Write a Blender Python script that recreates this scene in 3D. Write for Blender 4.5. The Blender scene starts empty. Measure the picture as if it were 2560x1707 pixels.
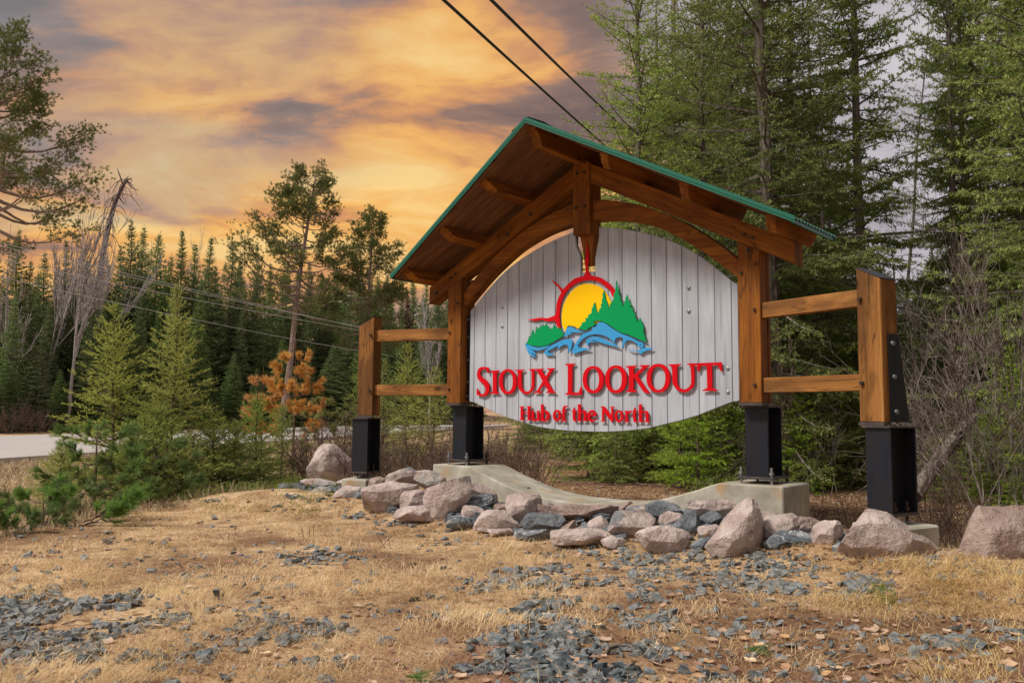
import bpy, bmesh, math, random
import numpy as np
from mathutils import Matrix, Vector
from mathutils.geometry import tessellate_polygon

sc = bpy.context.scene
# ------------------------------------------------------------------ camera
IW, IH, FPX = 2560.0, 1707.0, 2097.9
PITCH, ROLL, YAW = 0.0830, 0.0071, 0.6978
C = np.array([5.4653, -7.7421, 1.49])
Fv = np.array([-math.sin(YAW)*math.cos(PITCH), math.cos(YAW)*math.cos(PITCH), math.sin(PITCH)])
Rv = np.array([math.cos(YAW), math.sin(YAW), 0.0]); Uv = np.cross(Rv, Fv)
R2 = Rv*math.cos(ROLL)+Uv*math.sin(ROLL); U2 = -Rv*math.sin(ROLL)+Uv*math.cos(ROLL)
cam = bpy.data.cameras.new('camera'); co = bpy.data.objects.new('camera', cam)
sc.collection.objects.link(co); sc.camera = co
cam.sensor_width = 36.0; cam.lens = 36.0*FPX/IW; cam.clip_end = 3000; cam.clip_start = 0.05
co.matrix_world = Matrix(((R2[0], U2[0], -Fv[0], C[0]), (R2[1], U2[1], -Fv[1], C[1]), (R2[2], U2[2], -Fv[2], C[2]), (0, 0, 0, 1)))

# ------------------------------------------------------------------ light
sc.view_settings.view_transform = 'Standard'; sc.view_settings.look = 'None'
sc.view_settings.exposure = 0.0; sc.view_settings.gamma = 1.0
sc.view_settings.use_curve_mapping = False
SUN = Vector((-0.36, -0.80, 1.0)).normalized()
sl = bpy.data.lights.new('sun', 'SUN'); sl.energy = 3.8; sl.angle = math.radians(12); sl.color = (1.0, 0.94, 0.85)
so = bpy.data.objects.new('sun', sl); sc.collection.objects.link(so)
so.rotation_euler = SUN.to_track_quat('Z', 'Y').to_euler(); so.location = (0, -20, 30)

def ray(u, v): return Fv+R2*(u-IW/2)/FPX-U2*(v-IH/2)/FPX
def onY(u, v, y):
    d = ray(u, v); return C+d*(y-C[1])/d[1]
def onZ(u, v, z):
    d = ray(u, v); return C+d*(z-C[2])/d[2]
def at(u, D):
    p = C+ray(u, 1027.5)*D; return p[0], p[1]
def ztop(u, v, D): return (C+ray(u, v)*D)[2]
def proj(P):
    d = np.asarray(P, float)-C; z = d@Fv
    return IW/2+FPX*(d@R2)/z, IH/2-FPX*(d@U2)/z, z

class NT:
    def __init__(s, tree): s.t = tree
    def n(s, typ, ins=None, **kw):
        nd = s.t.nodes.new(typ)
        for k, v in kw.items(): setattr(nd, k, v)
        for k, v in (ins or {}).items():
            if isinstance(v, bpy.types.NodeSocket): s.t.links.new(v, nd.inputs[k])
            else: nd.inputs[k].default_value = v
        return nd
    def math(s, op, a, b=0.0, c=0.0, clamp=False):
        nd = s.t.nodes.new('ShaderNodeMath'); nd.operation = op; nd.use_clamp = clamp
        for i, v in enumerate((a, b, c)):
            if isinstance(v, bpy.types.NodeSocket): s.t.links.new(v, nd.inputs[i])
            else: nd.inputs[i].default_value = v
        return nd.outputs[0]
    def vmath(s, op, a, b=(0, 0, 0)):
        nd = s.t.nodes.new('ShaderNodeVectorMath'); nd.operation = op
        for i, v in enumerate((a, b)):
            if isinstance(v, bpy.types.NodeSocket): s.t.links.new(v, nd.inputs[i])
            else: nd.inputs[i].default_value = v
        return nd
    def mix(s, f, a, b, mode='MIX'):
        nd = s.t.nodes.new('ShaderNodeMix'); nd.data_type = 'RGBA'; nd.blend_type = mode
        for k, v in ((0, f), (6, a), (7, b)):
            if isinstance(v, bpy.types.NodeSocket): s.t.links.new(v, nd.inputs[k])
            else: nd.inputs[k].default_value = v if k == 0 else (*v[:3], 1)
        return nd.outputs[2]
    def ramp(s, f, stops, interp='LINEAR'):
        nd = s.t.nodes.new('ShaderNodeValToRGB'); e = nd.color_ramp.elements; nd.color_ramp.interpolation = interp
        while len(e) < len(stops): e.new(0.5)
        for i, (p, c) in enumerate(stops):
            e[i].position = p; e[i].color = (*c, 1) if len(c) == 3 else c
        s.t.links.new(f, nd.inputs[0]); return nd.outputs[0]
    def noise(s, vec, scale, detail=4, rough=0.5, dist=0.0):
        return s.n('ShaderNodeTexNoise', {'Vector': vec, 'Scale': scale, 'Detail': detail, 'Roughness': rough, 'Distortion': dist}).outputs[0]
    def mapping(s, vec, scale=(1, 1, 1), loc=(0, 0, 0), rot=(0, 0, 0)):
        return s.n('ShaderNodeMapping', {'Vector': vec, 'Scale': scale, 'Location': loc, 'Rotation': rot}).outputs[0]

def srgb(r, g, b):
    f = lambda c: c/12.92 if c <= 0.04045 else ((c+0.055)/1.055)**2.4
    return (f(r/255), f(g/255), f(b/255))

# ------------------------------------------------------------------ sky: evening clouds, warm towards the left, pale overcast elsewhere
SKY_GAIN = 1.02
w = bpy.data.worlds.new('World'); sc.world = w; w.use_nodes = True
w.node_tree.nodes.clear(); N = NT(w.node_tree)
tc = N.n('ShaderNodeTexCoord').outputs['Generated']
d = N.vmath('NORMALIZE', tc).outputs[0]
sep = N.n('ShaderNodeSeparateXYZ', {0: d}); zz = sep.outputs[2]
def gz_(v): return tuple(float(a) for a in v/np.linalg.norm(v))
k_ = N.math('DIVIDE', 1.0, N.math('ADD', N.math('MAXIMUM', zz, 0.0), 0.16))
pl = N.vmath('MULTIPLY', d, (1, 1, 0)).outputs[0]
sc_ = N.vmath('SCALE', pl); w.node_tree.links.new(k_, sc_.inputs['Scale']); P = sc_.outputs[0]
P = N.mapping(P, scale=(1.0, 1.0, 1.0), rot=(0, 0, -YAW))     # x = across the view
P = N.mapping(P, scale=(0.75, 1.0, 1.0), loc=(3.1, 7.7, 0))
warp = N.n('ShaderNodeTexNoise', {'Vector': P, 'Scale': 1.3, 'Detail': 3.0}).outputs[1]
wv = N.vmath('SUBTRACT', warp, (0.5, 0.5, 0.5)).outputs[0]
ws = N.vmath('SCALE', wv); ws.inputs['Scale'].default_value = 0.55
Pw = N.vmath('ADD', P, ws.outputs[0]).outputs[0]
n1 = N.noise(Pw, 1.7, 7, 0.56)
n2 = N.noise(N.mapping(Pw, loc=(9, 2, 4)), 1.1, 6, 0.55)
n3 = N.noise(N.mapping(Pw, loc=(2, 5, 1)), 4.5, 6, 0.6)
glow = N.vmath('DOT_PRODUCT', d, gz_(ray(600, 470))).outputs[1]
g1 = N.n('ShaderNodeMapRange', {'Value': glow, 'From Min': 0.90, 'From Max': 1.0}, interpolation_type='SMOOTHSTEP').outputs[0]
warmv = N.vmath('DOT_PRODUCT', d, gz_(ray(400, 500))).outputs[1]
g2 = N.n('ShaderNodeMapRange', {'Value': warmv, 'From Min': 0.80, 'From Max': 0.875}, interpolation_type='SMOOTHSTEP').outputs[0]
cl = N.math('ADD', N.math('MULTIPLY', n1, 0.75), N.math('MULTIPLY', n3, 0.25))
hi = N.n('ShaderNodeMapRange', {'Value': zz, 'From Min': 0.25, 'From Max': 0.42}, interpolation_type='SMOOTHSTEP').outputs[0]
lit = N.math('ADD', N.math('MULTIPLY_ADD', N.math('SUBTRACT', cl, 0.5), 1.8, 0.475), N.math('MULTIPLY', N.math('SUBTRACT', g1, 0.42), 0.26))
lit = N.math('SUBTRACT', lit, N.math('MULTIPLY', hi, 0.15))
lf_ = N.vmath('DOT_PRODUCT', d, gz_(ray(-500, 150))).outputs[1]
lit = N.math('SUBTRACT', lit, N.math('MULTIPLY', N.n('ShaderNodeMapRange', {'Value': lf_, 'From Min': 0.90, 'From Max': 0.99}, interpolation_type='SMOOTHSTEP').outputs[0], 0.10))
rt_ = N.vmath('DOT_PRODUCT', d, gz_(ray(1400, 300))).outputs[1]
lit = N.math('ADD', lit, N.math('MULTIPLY', N.n('ShaderNodeMapRange', {'Value': rt_, 'From Min': 0.955, 'From Max': 0.998}, interpolation_type='SMOOTHSTEP').outputs[0], 0.15))
warm = N.ramp(lit, [(0.30, srgb(116, 96, 94)), (0.42, srgb(152, 120, 106)), (0.50, srgb(210, 148, 100)), (0.60, srgb(243, 182, 102)), (0.76, srgb(252, 212, 138))])
skyt = N.n('ShaderNodeTexSky', sky_type='NISHITA', sun_disc=False, sun_elevation=math.asin(SUN.z), sun_rotation=math.atan2(SUN.x, SUN.y))
nsc = N.vmath('SCALE', skyt.outputs[0]); nsc.inputs['Scale'].default_value = 0.045
rtm = N.n('ShaderNodeMapRange', {'Value': rt_, 'From Min': 0.95, 'From Max': 0.99}, interpolation_type='SMOOTHSTEP').outputs[0]
gapc = N.mix(0.8, nsc.outputs[0], srgb(150, 158, 162))
gap = N.n('ShaderNodeMapRange', {'Value': n2, 'From Min': 0.46, 'From Max': 0.62}, interpolation_type='SMOOTHSTEP').outputs[0]
gap = N.math('MULTIPLY', gap, N.math('SUBTRACT', 1.0, N.math('MULTIPLY', g1, 0.45)))
gap = N.math('ADD', gap, N.math('MULTIPLY', hi, 0.55), clamp=True)
gap = N.math('MULTIPLY', gap, N.math('SUBTRACT', 1.0, N.math('MULTIPLY', rtm, 0.8)))
warm = N.mix(N.math('MULTIPLY', gap, 0.8), warm, gapc)
cool = N.ramp(cl, [(0.35, srgb(168, 160, 166)), (0.55, srgb(196, 190, 196)), (0.7, srgb(214, 210, 212))])
hz = N.n('ShaderNodeMapRange', {'Value': zz, 'From Min': 0.02, 'From Max': 0.24}, interpolation_type='SMOOTHSTEP').outputs[0]
warm = N.mix(hz, N.mix(0.55, warm, srgb(190, 142, 120)), warm)
col = N.mix(g2, cool, warm)
bg = N.n('ShaderNodeBackground', {'Color': col, 'Strength': SKY_GAIN})
wo = N.n('ShaderNodeOutputWorld', {'Surface': bg.outputs[0]})

# ------------------------------------------------------------------ helpers
WM = {}
def setp(o, label=None, cat=None, group=None, kind=None):
    if label: o['label'] = label
    if cat: o['category'] = cat
    if group: o['group'] = group
    if kind: o['kind'] = kind
    return o
def link(o, parent=None, M=None):
    sc.collection.objects.link(o)
    M = M or Matrix.Identity(4); WM[o.name] = M
    if parent is not None:
        o.parent = parent; o.matrix_local = WM[parent.name].inverted() @ M
    else: o.matrix_local = M
    return o
def empty(name, loc, label, cat, group=None):
    o = bpy.data.objects.new(name, None); o.empty_display_size = 0.2
    link(o, None, Matrix.Translation(Vector(tuple(float(a) for a in loc)))); return setp(o, label, cat, group)
def mesh(name, V, faces, mat=None, tint=None, smooth=False):
    """faces: list of int arrays, each (n,k)"""
    V = np.asarray(V, np.float32); me = bpy.data.meshes.new(name)
    faces = [np.asarray(f, np.int32) for f in faces if len(f)]
    me.vertices.add(len(V)); me.vertices.foreach_set('co', V.ravel())
    nl = sum(f.size for f in faces); npol = sum(len(f) for f in faces)
    me.loops.add(nl); me.polygons.add(npol)
    me.loops.foreach_set('vertex_index', np.concatenate([f.ravel() for f in faces]))
    tot = np.concatenate([np.full(len(f), f.shape[1], np.int32) for f in faces])
    me.polygons.foreach_set('loop_start', np.concatenate([[0], np.cumsum(tot)[:-1]]).astype(np.int32))
    me.polygons.foreach_set('loop_total', tot)
    me.polygons.foreach_set('use_smooth', np.full(npol, bool(smooth)))
    me.update(calc_edges=True)
    if tint is not None:
        a = me.attributes.new('tint', 'FLOAT', 'POINT'); a.data.foreach_set('value', np.asarray(tint, np.float32))
    if mat: me.materials.append(mat)
    return me
def obj(name, me, parent=None, M=None): return link(bpy.data.objects.new(name, me), parent, M)
def bm_obj(name, bm, mat, parent=None, M=None, smooth=False):
    me = bpy.data.meshes.new(name); bm.normal_update(); bm.to_mesh(me); bm.free()
    if smooth:
        me.polygons.foreach_set('use_smooth', np.ones(len(me.polygons), bool))
    me.materials.append(mat); return obj(name, me, parent, M)
def box_bm(x0, x1, y0, y1, z0, z1, bev=0.004):
    bm = bmesh.new(); bmesh.ops.create_cube(bm, size=1.0)
    for v in bm.verts: v.co = Vector((x0+(v.co.x+.5)*(x1-x0), y0+(v.co.y+.5)*(y1-y0), z0+(v.co.z+.5)*(z1-z0)))
    if bev: bmesh.ops.bevel(bm, geom=list(bm.edges), offset=bev, segments=1, affect='EDGES')
    return bm
def join_bm(*bms):
    out = bms[0]
    for b in bms[1:]:
        me = bpy.data.meshes.new('tmp'); b.to_mesh(me); b.free(); out.from_mesh(me); bpy.data.meshes.remove(me)
    return out
def extr_bm(loops, y0, y1, bev=0.0):
    """loops of (a,b) in the local XZ plane, extruded along local Y"""
    flat = [p for l in loops for p in l]
    tris = tessellate_polygon([[Vector((p[0], p[1], 0)) for p in l] for l in loops])
    bm = bmesh.new()
    f = [bm.verts.new((p[0], y0, p[1])) for p in flat]; b = [bm.verts.new((p[0], y1, p[1])) for p in flat]
    for t in tris:
        try: bm.faces.new([f[i] for i in t]); bm.faces.new([b[i] for i in reversed(t)])
        except ValueError: pass
    k = 0
    for l in loops:
        n = len(l)
        for i in range(n):
            a, c = k+i, k+(i+1) % n
            try: bm.faces.new((f[a], f[c], b[c], b[a]))
            except ValueError: pass
        k += n
    bmesh.ops.recalc_face_normals(bm, faces=list(bm.faces))
    if bev:
        ed = [e for e in bm.edges if len(e.link_faces) == 2 and e.calc_face_angle(0) > 0.6]
        bmesh.ops.bevel(bm, geom=ed, offset=bev, segments=1, affect='EDGES')
    return bm
def cyl_bm(r, y0, y1, n=12, dome=0.0):
    bm = bmesh.new()
    lv = [(r, y1), (r, y0)] if not dome else [(r, y1), (r*.9, y0+dome*.5), (r*.55, y0)]
    rings = [[bm.verts.new((rr*math.cos(2*math.pi*i/n), yy, rr*math.sin(2*math.pi*i/n))) for i in range(n)] for rr, yy in lv]
    for a, b in zip(rings, rings[1:]):
        for i in range(n): bm.faces.new((a[i], a[(i+1) % n], b[(i+1) % n], b[i]))
    bm.faces.new(rings[-1]); bmesh.ops.recalc_face_normals(bm, faces=list(bm.faces)); return bm

class Buf:
    def __init__(s): s.V = []; s.F4 = []; s.F3 = []; s.T = []; s.n = 0
    def add(s, V, F4=None, F3=None, t=0.5):
        V = np.asarray(V, float)
        if F4 is not None: s.F4.append(np.asarray(F4)+s.n)
        if F3 is not None: s.F3.append(np.asarray(F3)+s.n)
        s.V.append(V); s.T.append(np.full(len(V), t) if np.isscalar(t) else np.asarray(t)); s.n += len(V)
    def mesh(s, name, mat, smooth=False):
        fs = []
        if s.F3: fs.append(np.concatenate(s.F3))
        if s.F4: fs.append(np.concatenate(s.F4))
        return mesh(name, np.concatenate(s.V), fs, mat, np.concatenate(s.T), smooth)
def tube(P, R, n=5):
    P = np.asarray(P, float); R = np.broadcast_to(R, (len(P),))
    T = np.gradient(P, axis=0); T /= np.linalg.norm(T, axis=1)[:, None]+1e-9
    ref = np.array([0.0, 0, 1]) if abs(T[0, 2]) < 0.9 else np.array([1.0, 0, 0])
    A = np.cross(T, ref); A /= np.linalg.norm(A, axis=1)[:, None]+1e-9; B = np.cross(T, A)
    an = np.arange(n)*2*np.pi/n
    V = P[:, None]+R[:, None, None]*(A[:, None]*np.cos(an)[None, :, None]+B[:, None]*np.sin(an)[None, :, None])
    m = len(P); i = np.arange(m-1)[:, None]; j = np.arange(n)[None]
    F = np.stack([i*n+j, i*n+(j+1) % n, (i+1)*n+(j+1) % n, (i+1)*n+j], -1).reshape(-1, 4)
    return V.reshape(-1, 3), F
def hsh(ix, iy, s=0):
    h = np.sin(ix*127.1+iy*311.7+s*74.7)*43758.5453; return h-np.floor(h)
def vnoise(x, y, s=0):
    x = np.asarray(x, float); y = np.asarray(y, float)
    ix = np.floor(x); iy = np.floor(y); fx = x-ix; fy = y-iy; fx = fx*fx*(3-2*fx); fy = fy*fy*(3-2*fy)
    return (hsh(ix, iy, s)*(1-fx)+hsh(ix+1, iy, s)*fx)*(1-fy)+(hsh(ix, iy+1, s)*(1-fx)+hsh(ix+1, iy+1, s)*fx)*fy
def fbm(x, y, s=0, o=4): return sum(vnoise(x*2**i, y*2**i, s+i)*.5**(i+1) for i in range(o))
def sstep(a, b, x): t = np.clip((x-a)/(b-a), 0, 1); return t*t*(3-2*t)

# ------------------------------------------------------------------ materials
MT = {}
def newmat(name):
    m = bpy.data.materials.new(name); m.use_nodes = True; m.node_tree.nodes.clear(); MT[name] = m; return m, NT(m.node_tree)
def finish(N_, col, rough=0.7, bump=None, bstr=0.3, bdist=0.01, spec=0.3, metal=0.0, trans=0.0):
    ins = {'Base Color': col if isinstance(col, bpy.types.NodeSocket) else (*col, 1), 'Roughness': rough, 'Specular IOR Level': spec, 'Metallic': metal}
    b = N_.n('ShaderNodeBsdfPrincipled', ins)
    if bump is not None:
        bp = N_.n('ShaderNodeBump', {'Height': bump, 'Strength': bstr, 'Distance': bdist}); N_.t.links.new(bp.outputs[0], b.inputs['Normal'])
    out = b.outputs[0]
    if trans:
        tr = N_.n('ShaderNodeBsdfTranslucent', {'Color': ins['Base Color']})
        out = N_.n('ShaderNodeMixShader', {0: trans, 1: out, 2: tr.outputs[0]}).outputs[0]
    N_.n('ShaderNodeOutputMaterial', {'Surface': out})
def simple(name, c, rough=0.6, var=0.15, scale=8.0, **k):
    m, n = newmat(name); t = n.n('ShaderNodeTexCoord').outputs['Object']
    nz = n.noise(t, scale, 5, 0.6)
    finish(n, n.mix(nz, [x*(1-var) for x in c], [min(1, x*(1+var)) for x in c]), rough, nz, k.pop('bstr', 0.1), **k); return m
def wood(name, axis, c_dark, c_mid, c_lite, worn=0.25, grain=1.0):
    """grain runs along the local axis"""
    m, n = newmat(name); t = n.n('ShaderNodeTexCoord').outputs['Object']; rnd = n.n('ShaderNodeObjectInfo').outputs['Random']
    off = n.n('ShaderNodeCombineXYZ', {0: n.math('MULTIPLY', rnd, 37.0), 1: n.math('MULTIPLY', rnd, 19.0), 2: n.math('MULTIPLY', rnd, 53.0)}).outputs[0]
    p = n.vmath('ADD', t, off).outputs[0]
    s = [9*grain]*3; s[axis] = 0.7; s2 = [70*grain]*3; s2[axis] = 2.5; s3 = [3.0]*3; s3[axis] = 1.2
    g = n.noise(n.mapping(p, scale=s), 1.0, 5, 0.6, 0.25); fine = n.noise(n.mapping(p, scale=s2), 1.0, 3, 0.6)
    blotch = n.noise(n.mapping(p, scale=s3), 1.0, 4, 0.55)
    f = n.math('ADD', n.math('MULTIPLY', g, 0.62), n.math('MULTIPLY', fine, 0.38))
    c = n.ramp(f, [(0.30, c_dark), (0.50, c_mid), (0.68, c_lite)])
    c = n.mix(n.math('MULTIPLY', n.math('SUBTRACT', blotch, 0.45, clamp=True), worn*14, clamp=True), c, n.mix(0.62, c, c_dark))
    # rough-sawn arcs across the face
    r = [6.0, 6.0, 6.0]; wv_ = n.n('ShaderNodeTexWave', {'Vector': n.mapping(p, rot=(0.4, 0.7, 0.5)), 'Scale': 32.0, 'Distortion': 5.0, 'Detail': 2.0, 'Detail Scale': 1.0}).outputs[1]
    c = n.mix(n.math('MULTIPLY', wv_, 0.13), c, n.mix(0.5, c, c_lite))
    kn = n.n('ShaderNodeTexVoronoi', {'Vector': n.mapping(p, scale=[4.2 if i != axis else 1.9 for i in range(3)]), 'Scale': 1.0}, feature='F1').outputs[0]
    c = n.mix(n.n('ShaderNodeMapRange', {'Value': kn, 'From Min': 0.06, 'From Max': 0.13, 'To Min': 0.8, 'To Max': 0.0}).outputs[0], c, [x*0.25 for x in c_dark])
    # drying cracks
    cr = n.n('ShaderNodeTexNoise', {'Vector': n.mapping(p, scale=[9 if i != axis else 0.7 for i in range(3)]), 'Scale': 1.0, 'Detail': 2.0}).outputs[0]
    crk = n.n('ShaderNodeMapRange', {'Value': n.math('ABSOLUTE', n.math('SUBTRACT', cr, 0.5)), 'From Min': 0.0, 'From Max': 0.009, 'To Min': 0.7, 'To Max': 0.0}).outputs[0]
    c = n.mix(crk, c, (0.01, 0.005, 0.003))
    h = n.math('ADD', n.math('MULTIPLY', fine, 0.6), n.math('MULTIPLY', wv_, 0.3))
    finish(n, c, 0.68, h, 0.45, 0.004, spec=0.2); return m
cd, cm, clt = (0.060, 0.016, 0.003), (0.245, 0.078, 0.008), (0.40, 0.155, 0.017)
wood('timber_x', 0, cd, cm, clt); wood('timber_z', 2, cd, cm, clt); wood('timber_y', 1, cd, cm, clt)
wood('soffit_wood', 0, (0.085, 0.033, 0.014), (0.20, 0.084, 0.038), (0.28, 0.122, 0.058), 0.35)
wood('rail_wood', 0, (0.085, 0.034, 0.010), (0.32, 0.135, 0.032), (0.50, 0.25, 0.080), 0.7)
wood('outer_post_wood', 2, (0.060, 0.025, 0.008), (0.25, 0.105, 0.024), (0.42, 0.195, 0.056), 0.8)

def grey_boards():
    m, n = newmat('grey_board'); t = n.n('ShaderNodeTexCoord').outputs['Object']; rnd = n.n('ShaderNodeObjectInfo').outputs['Random']
    off = n.n('ShaderNodeCombineXYZ', {0: n.math('MULTIPLY', rnd, 31.0), 1: 0.0, 2: n.math('MULTIPLY', rnd, 17.0)}).outputs[0]
    p = n.vmath('ADD', t, off).outputs[0]
    fine = n.noise(n.mapping(p, scale=(60, 60, 1.6)), 1.0, 4, 0.65); big = n.noise(n.mapping(p, scale=(5, 5, 1.0)), 1.0, 4, 0.6)
    arc = n.n('ShaderNodeTexWave', {'Vector': n.mapping(p, rot=(0, 0.75, 0)), 'Scale': 22.0, 'Distortion': 4.0, 'Detail': 2.0, 'Detail Scale': 0.6}).outputs[1]
    arc2 = n.math('MULTIPLY', arc, n.noise(n.mapping(p, scale=(3, 3, 1.5), loc=(3, 1, 2)), 1.0, 2))
    f = n.math('ADD', n.math('ADD', n.math('MULTIPLY', fine, 0.40), n.math('MULTIPLY', big, 0.42)), n.math('MULTIPLY', arc2, 0.18))
    c = n.ramp(f, [(0.30, (0.31, 0.335, 0.37)), (0.48, (0.46, 0.49, 0.54)), (0.66, (0.58, 0.615, 0.67))])
    c = n.mix(n.math('MULTIPLY', rnd, 0.42), c, n.mix(0.5, c, (0.30, 0.31, 0.33)))
    st = n.noise(n.mapping(p, scale=(9, 9, 1.1), loc=(7, 7, 7)), 1.0, 3, 0.6)
    c = n.mix(n.math('MULTIPLY', n.math('SUBTRACT', st, 0.66, clamp=True), 2.4, clamp=True), c, (0.52, 0.44, 0.30))
    gr = n.noise(n.mapping(p, scale=(16, 16, 0.8), loc=(1, 2, 9)), 1.0, 5, 0.7)
    c = n.mix(n.math('MULTIPLY', n.math('SUBTRACT', gr, 0.52, clamp=True), 3.2, clamp=True), c, (0.25, 0.255, 0.27))
    kn = n.n('ShaderNodeTexVoronoi', {'Vector': n.mapping(p, scale=(4.0, 4, 2.6)), 'Scale': 1.0}).outputs[0]
    c = n.mix(n.n('ShaderNodeMapRange', {'Value': kn, 'From Min': 0.02, 'From Max': 0.06, 'To Min': 0.7, 'To Max': 0.0}).outputs[0], c, (0.18, 0.18, 0.19))
    finish(n, c, 0.6, n.math('ADD', fine, arc2), 0.3, 0.003, spec=0.3)
grey_boards()
simple('sign_red', (0.62, 0.001, 0.008), 0.6, 0.04, spec=0.12); simple('sign_yellow', (0.95, 0.56, 0.001), 0.6, 0.03, spec=0.12)
simple('sign_green', (0.0, 0.31, 0.09), 0.6, 0.04, spec=0.12); simple('sign_blue', (0.05, 0.32, 0.64), 0.6, 0.06, spec=0.12)
simple('dark_backing', (0.035, 0.038, 0.045), 0.8)
simple('roof_green', (0.006, 0.125, 0.078), 0.35, 0.15, 3.0, spec=0.5); simple('roof_metal', (0.02, 0.11, 0.075), 0.35, 0.3, 2.0, spec=0.6)
simple('galvanised', (0.32, 0.33, 0.34), 0.4, 0.3, 30.0, metal=0.7)
simple('dark_bolt', (0.06, 0.045, 0.035), 0.5, 0.3, 40.0, metal=0.4)
def steel():
    m, n = newmat('black_steel'); t = n.n('ShaderNodeTexCoord').outputs['Object']
    a = n.noise(t, 40, 4, 0.7); b = n.noise(n.mapping(t, scale=(9, 9, 2.2)), 1.0, 4, 0.6)
    c = n.ramp(b, [(0.35, (0.014, 0.013, 0.014)), (0.55, (0.010, 0.012, 0.018)), (0.68, (0.004, 0.007, 0.016))])
    c = n.mix(n.math('MULTIPLY', n.math('SUBTRACT', a, 0.62, clamp=True), 4, clamp=True), c, (0.075, 0.055, 0.045))
    finish(n, c, n.math('ADD', n.math('MULTIPLY', a, 0.3), 0.3), a, 0.15, 0.003, spec=0.35)
    m, n = newmat('plate_steel'); t = n.n('ShaderNodeTexCoord').outputs['Object']; a = n.noise(t, 14, 5, 0.7)
    finish(n, n.ramp(a, [(0.4, (0.05, 0.042, 0.045)), (0.6, (0.09, 0.07, 0.065)), (0.72, (0.14, 0.075, 0.04))]), 0.55, a, 0.3, 0.004)
steel()
def concrete():
    m, n = newmat('concrete'); t = n.n('ShaderNodeTexCoord').outputs['Object']
    a = n.noise(t, 3.0, 6, 0.6); b = n.noise(t, 60.0, 3, 0.6)
    c = n.ramp(a, [(0.32, (0.25, 0.23, 0.18)), (0.5, (0.40, 0.37, 0.30)), (0.68, (0.56, 0.53, 0.45))])
    lay = n.noise(n.mapping(t, scale=(0.6, 0.6, 30)), 1.0, 3, 0.6); c = n.mix(n.math('MULTIPLY', lay, 0.3), c, (0.27, 0.25, 0.19))
    st = n.noise(n.mapping(t, scale=(2.6, 7, 3), loc=(4, 0, 2)), 1.0, 4, 0.6)
    c = n.mix(n.math('MULTIPLY', n.math('SUBTRACT', st, 0.57, clamp=True), 5, clamp=True), c, (0.42, 0.235, 0.09))
    pit = n.n('ShaderNodeTexVoronoi', {'Vector': t, 'Scale': 26.0}).outputs[0]
    c = n.mix(n.n('ShaderNodeMapRange', {'Value': pit, 'From Min': 0.04, 'From Max': 0.12, 'To Min': 0.45, 'To Max': 0.0}).outputs[0], c, (0.08, 0.07, 0.06))
    finish(n, c, 0.85, n.math('ADD', a, n.math('MULTIPLY', b, 0.5)), 0.4, 0.006, spec=0.2)
concrete()
def rockmat(name, cs, vein=None, patch=None):
    m, n = newmat(name); t = n.n('ShaderNodeTexCoord').outputs['Object']; rnd = n.n('ShaderNodeObjectInfo').outputs['Random']
    o = n.n('ShaderNodeCombineXYZ', {0: n.math('MULTIPLY', rnd, 90.0), 1: n.math('MULTIPLY', rnd, 41.0), 2: 0.0}).outputs[0]
    p = n.vmath('ADD', t, o).outputs[0]
    a = n.noise(p, 4.0, 6, 0.62); b = n.noise(p, 75.0, 3, 0.7); v = n.n('ShaderNodeTexVoronoi', {'Vector': p, 'Scale': 120.0}).outputs[1]
    vs = n.n('ShaderNodeSeparateColor', {0: v}).outputs[0]
    c = n.ramp(a, [(0.32, cs[0]), (0.5, cs[1]), (0.66, cs[2])])
    c = n.mix(n.math('MULTIPLY', vs, 0.28), c, [x*0.45 for x in cs[0]])
    c = n.mix(n.math('MULTIPLY', n.math('SUBTRACT', b, 0.5, clamp=True), 1.6, clamp=True), c, cs[3])
    if patch:
        q = n.noise(n.mapping(p, loc=(5, 5, 5)), 2.4, 5, 0.6)
        c = n.mix(n.n('ShaderNodeMapRange', {'Value': q, 'From Min': 0.52, 'From Max': 0.60}).outputs[0], c, patch)
    if vein:
        q = n.noise(n.mapping(p, scale=(1, 1, 2.2), rot=(.5, .3, 0)), 3.5, 4, 0.6, 1.0)
        ve = n.n('ShaderNodeMapRange', {'Value': n.math('ABSOLUTE', n.math('SUBTRACT', q, 0.5)), 'From Min': 0.0, 'From Max': 0.035, 'To Min': 0.8, 'To Max': 0.0}).outputs[0]
        c = n.mix(ve, c, vein)
    ev = n.noise(p, 9.0, 4, 0.6)
    c = n.mix(n.n('ShaderNodeMapRange', {'Value': ev, 'From Min': 0.60, 'From Max': 0.74, 'To Max': 0.6}).outputs[0], c, [x*0.35 for x in cs[0]])
    finish(n, c, 0.85, n.math('ADD', n.math('MULTIPLY', a, 1.2), n.math('ADD', n.math('MULTIPLY', b, 0.25), n.math('MULTIPLY', ev, 1.4))), 1.0, 0.035, spec=0.2)
PK = [(0.33, 0.25, 0.225), (0.50, 0.395, 0.355), (0.64, 0.54, 0.49), (0.74, 0.67, 0.62)]
rockmat('pink_granite', PK)
rockmat('pink_grey_granite', PK, patch=(0.20, 0.205, 0.215))
rockmat('red_granite', [(0.22, 0.155, 0.13), (0.36, 0.26, 0.22), (0.46, 0.36, 0.31), (0.58, 0.48, 0.42)])
rockmat('pale_granite', [(0.30, 0.27, 0.24), (0.46, 0.42, 0.38), (0.58, 0.55, 0.50), (0.65, 0.62, 0.58)], patch=(0.42, 0.29, 0.25))
rockmat('grey_granite', [(0.075, 0.085, 0.095), (0.15, 0.165, 0.18), (0.27, 0.285, 0.30), (0.42, 0.43, 0.44)])
rockmat('veined_gneiss', [(0.07, 0.085, 0.10), (0.15, 0.175, 0.195), (0.27, 0.29, 0.31), (0.40, 0.41, 0.42)], vein=(0.55, 0.54, 0.52))
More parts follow.
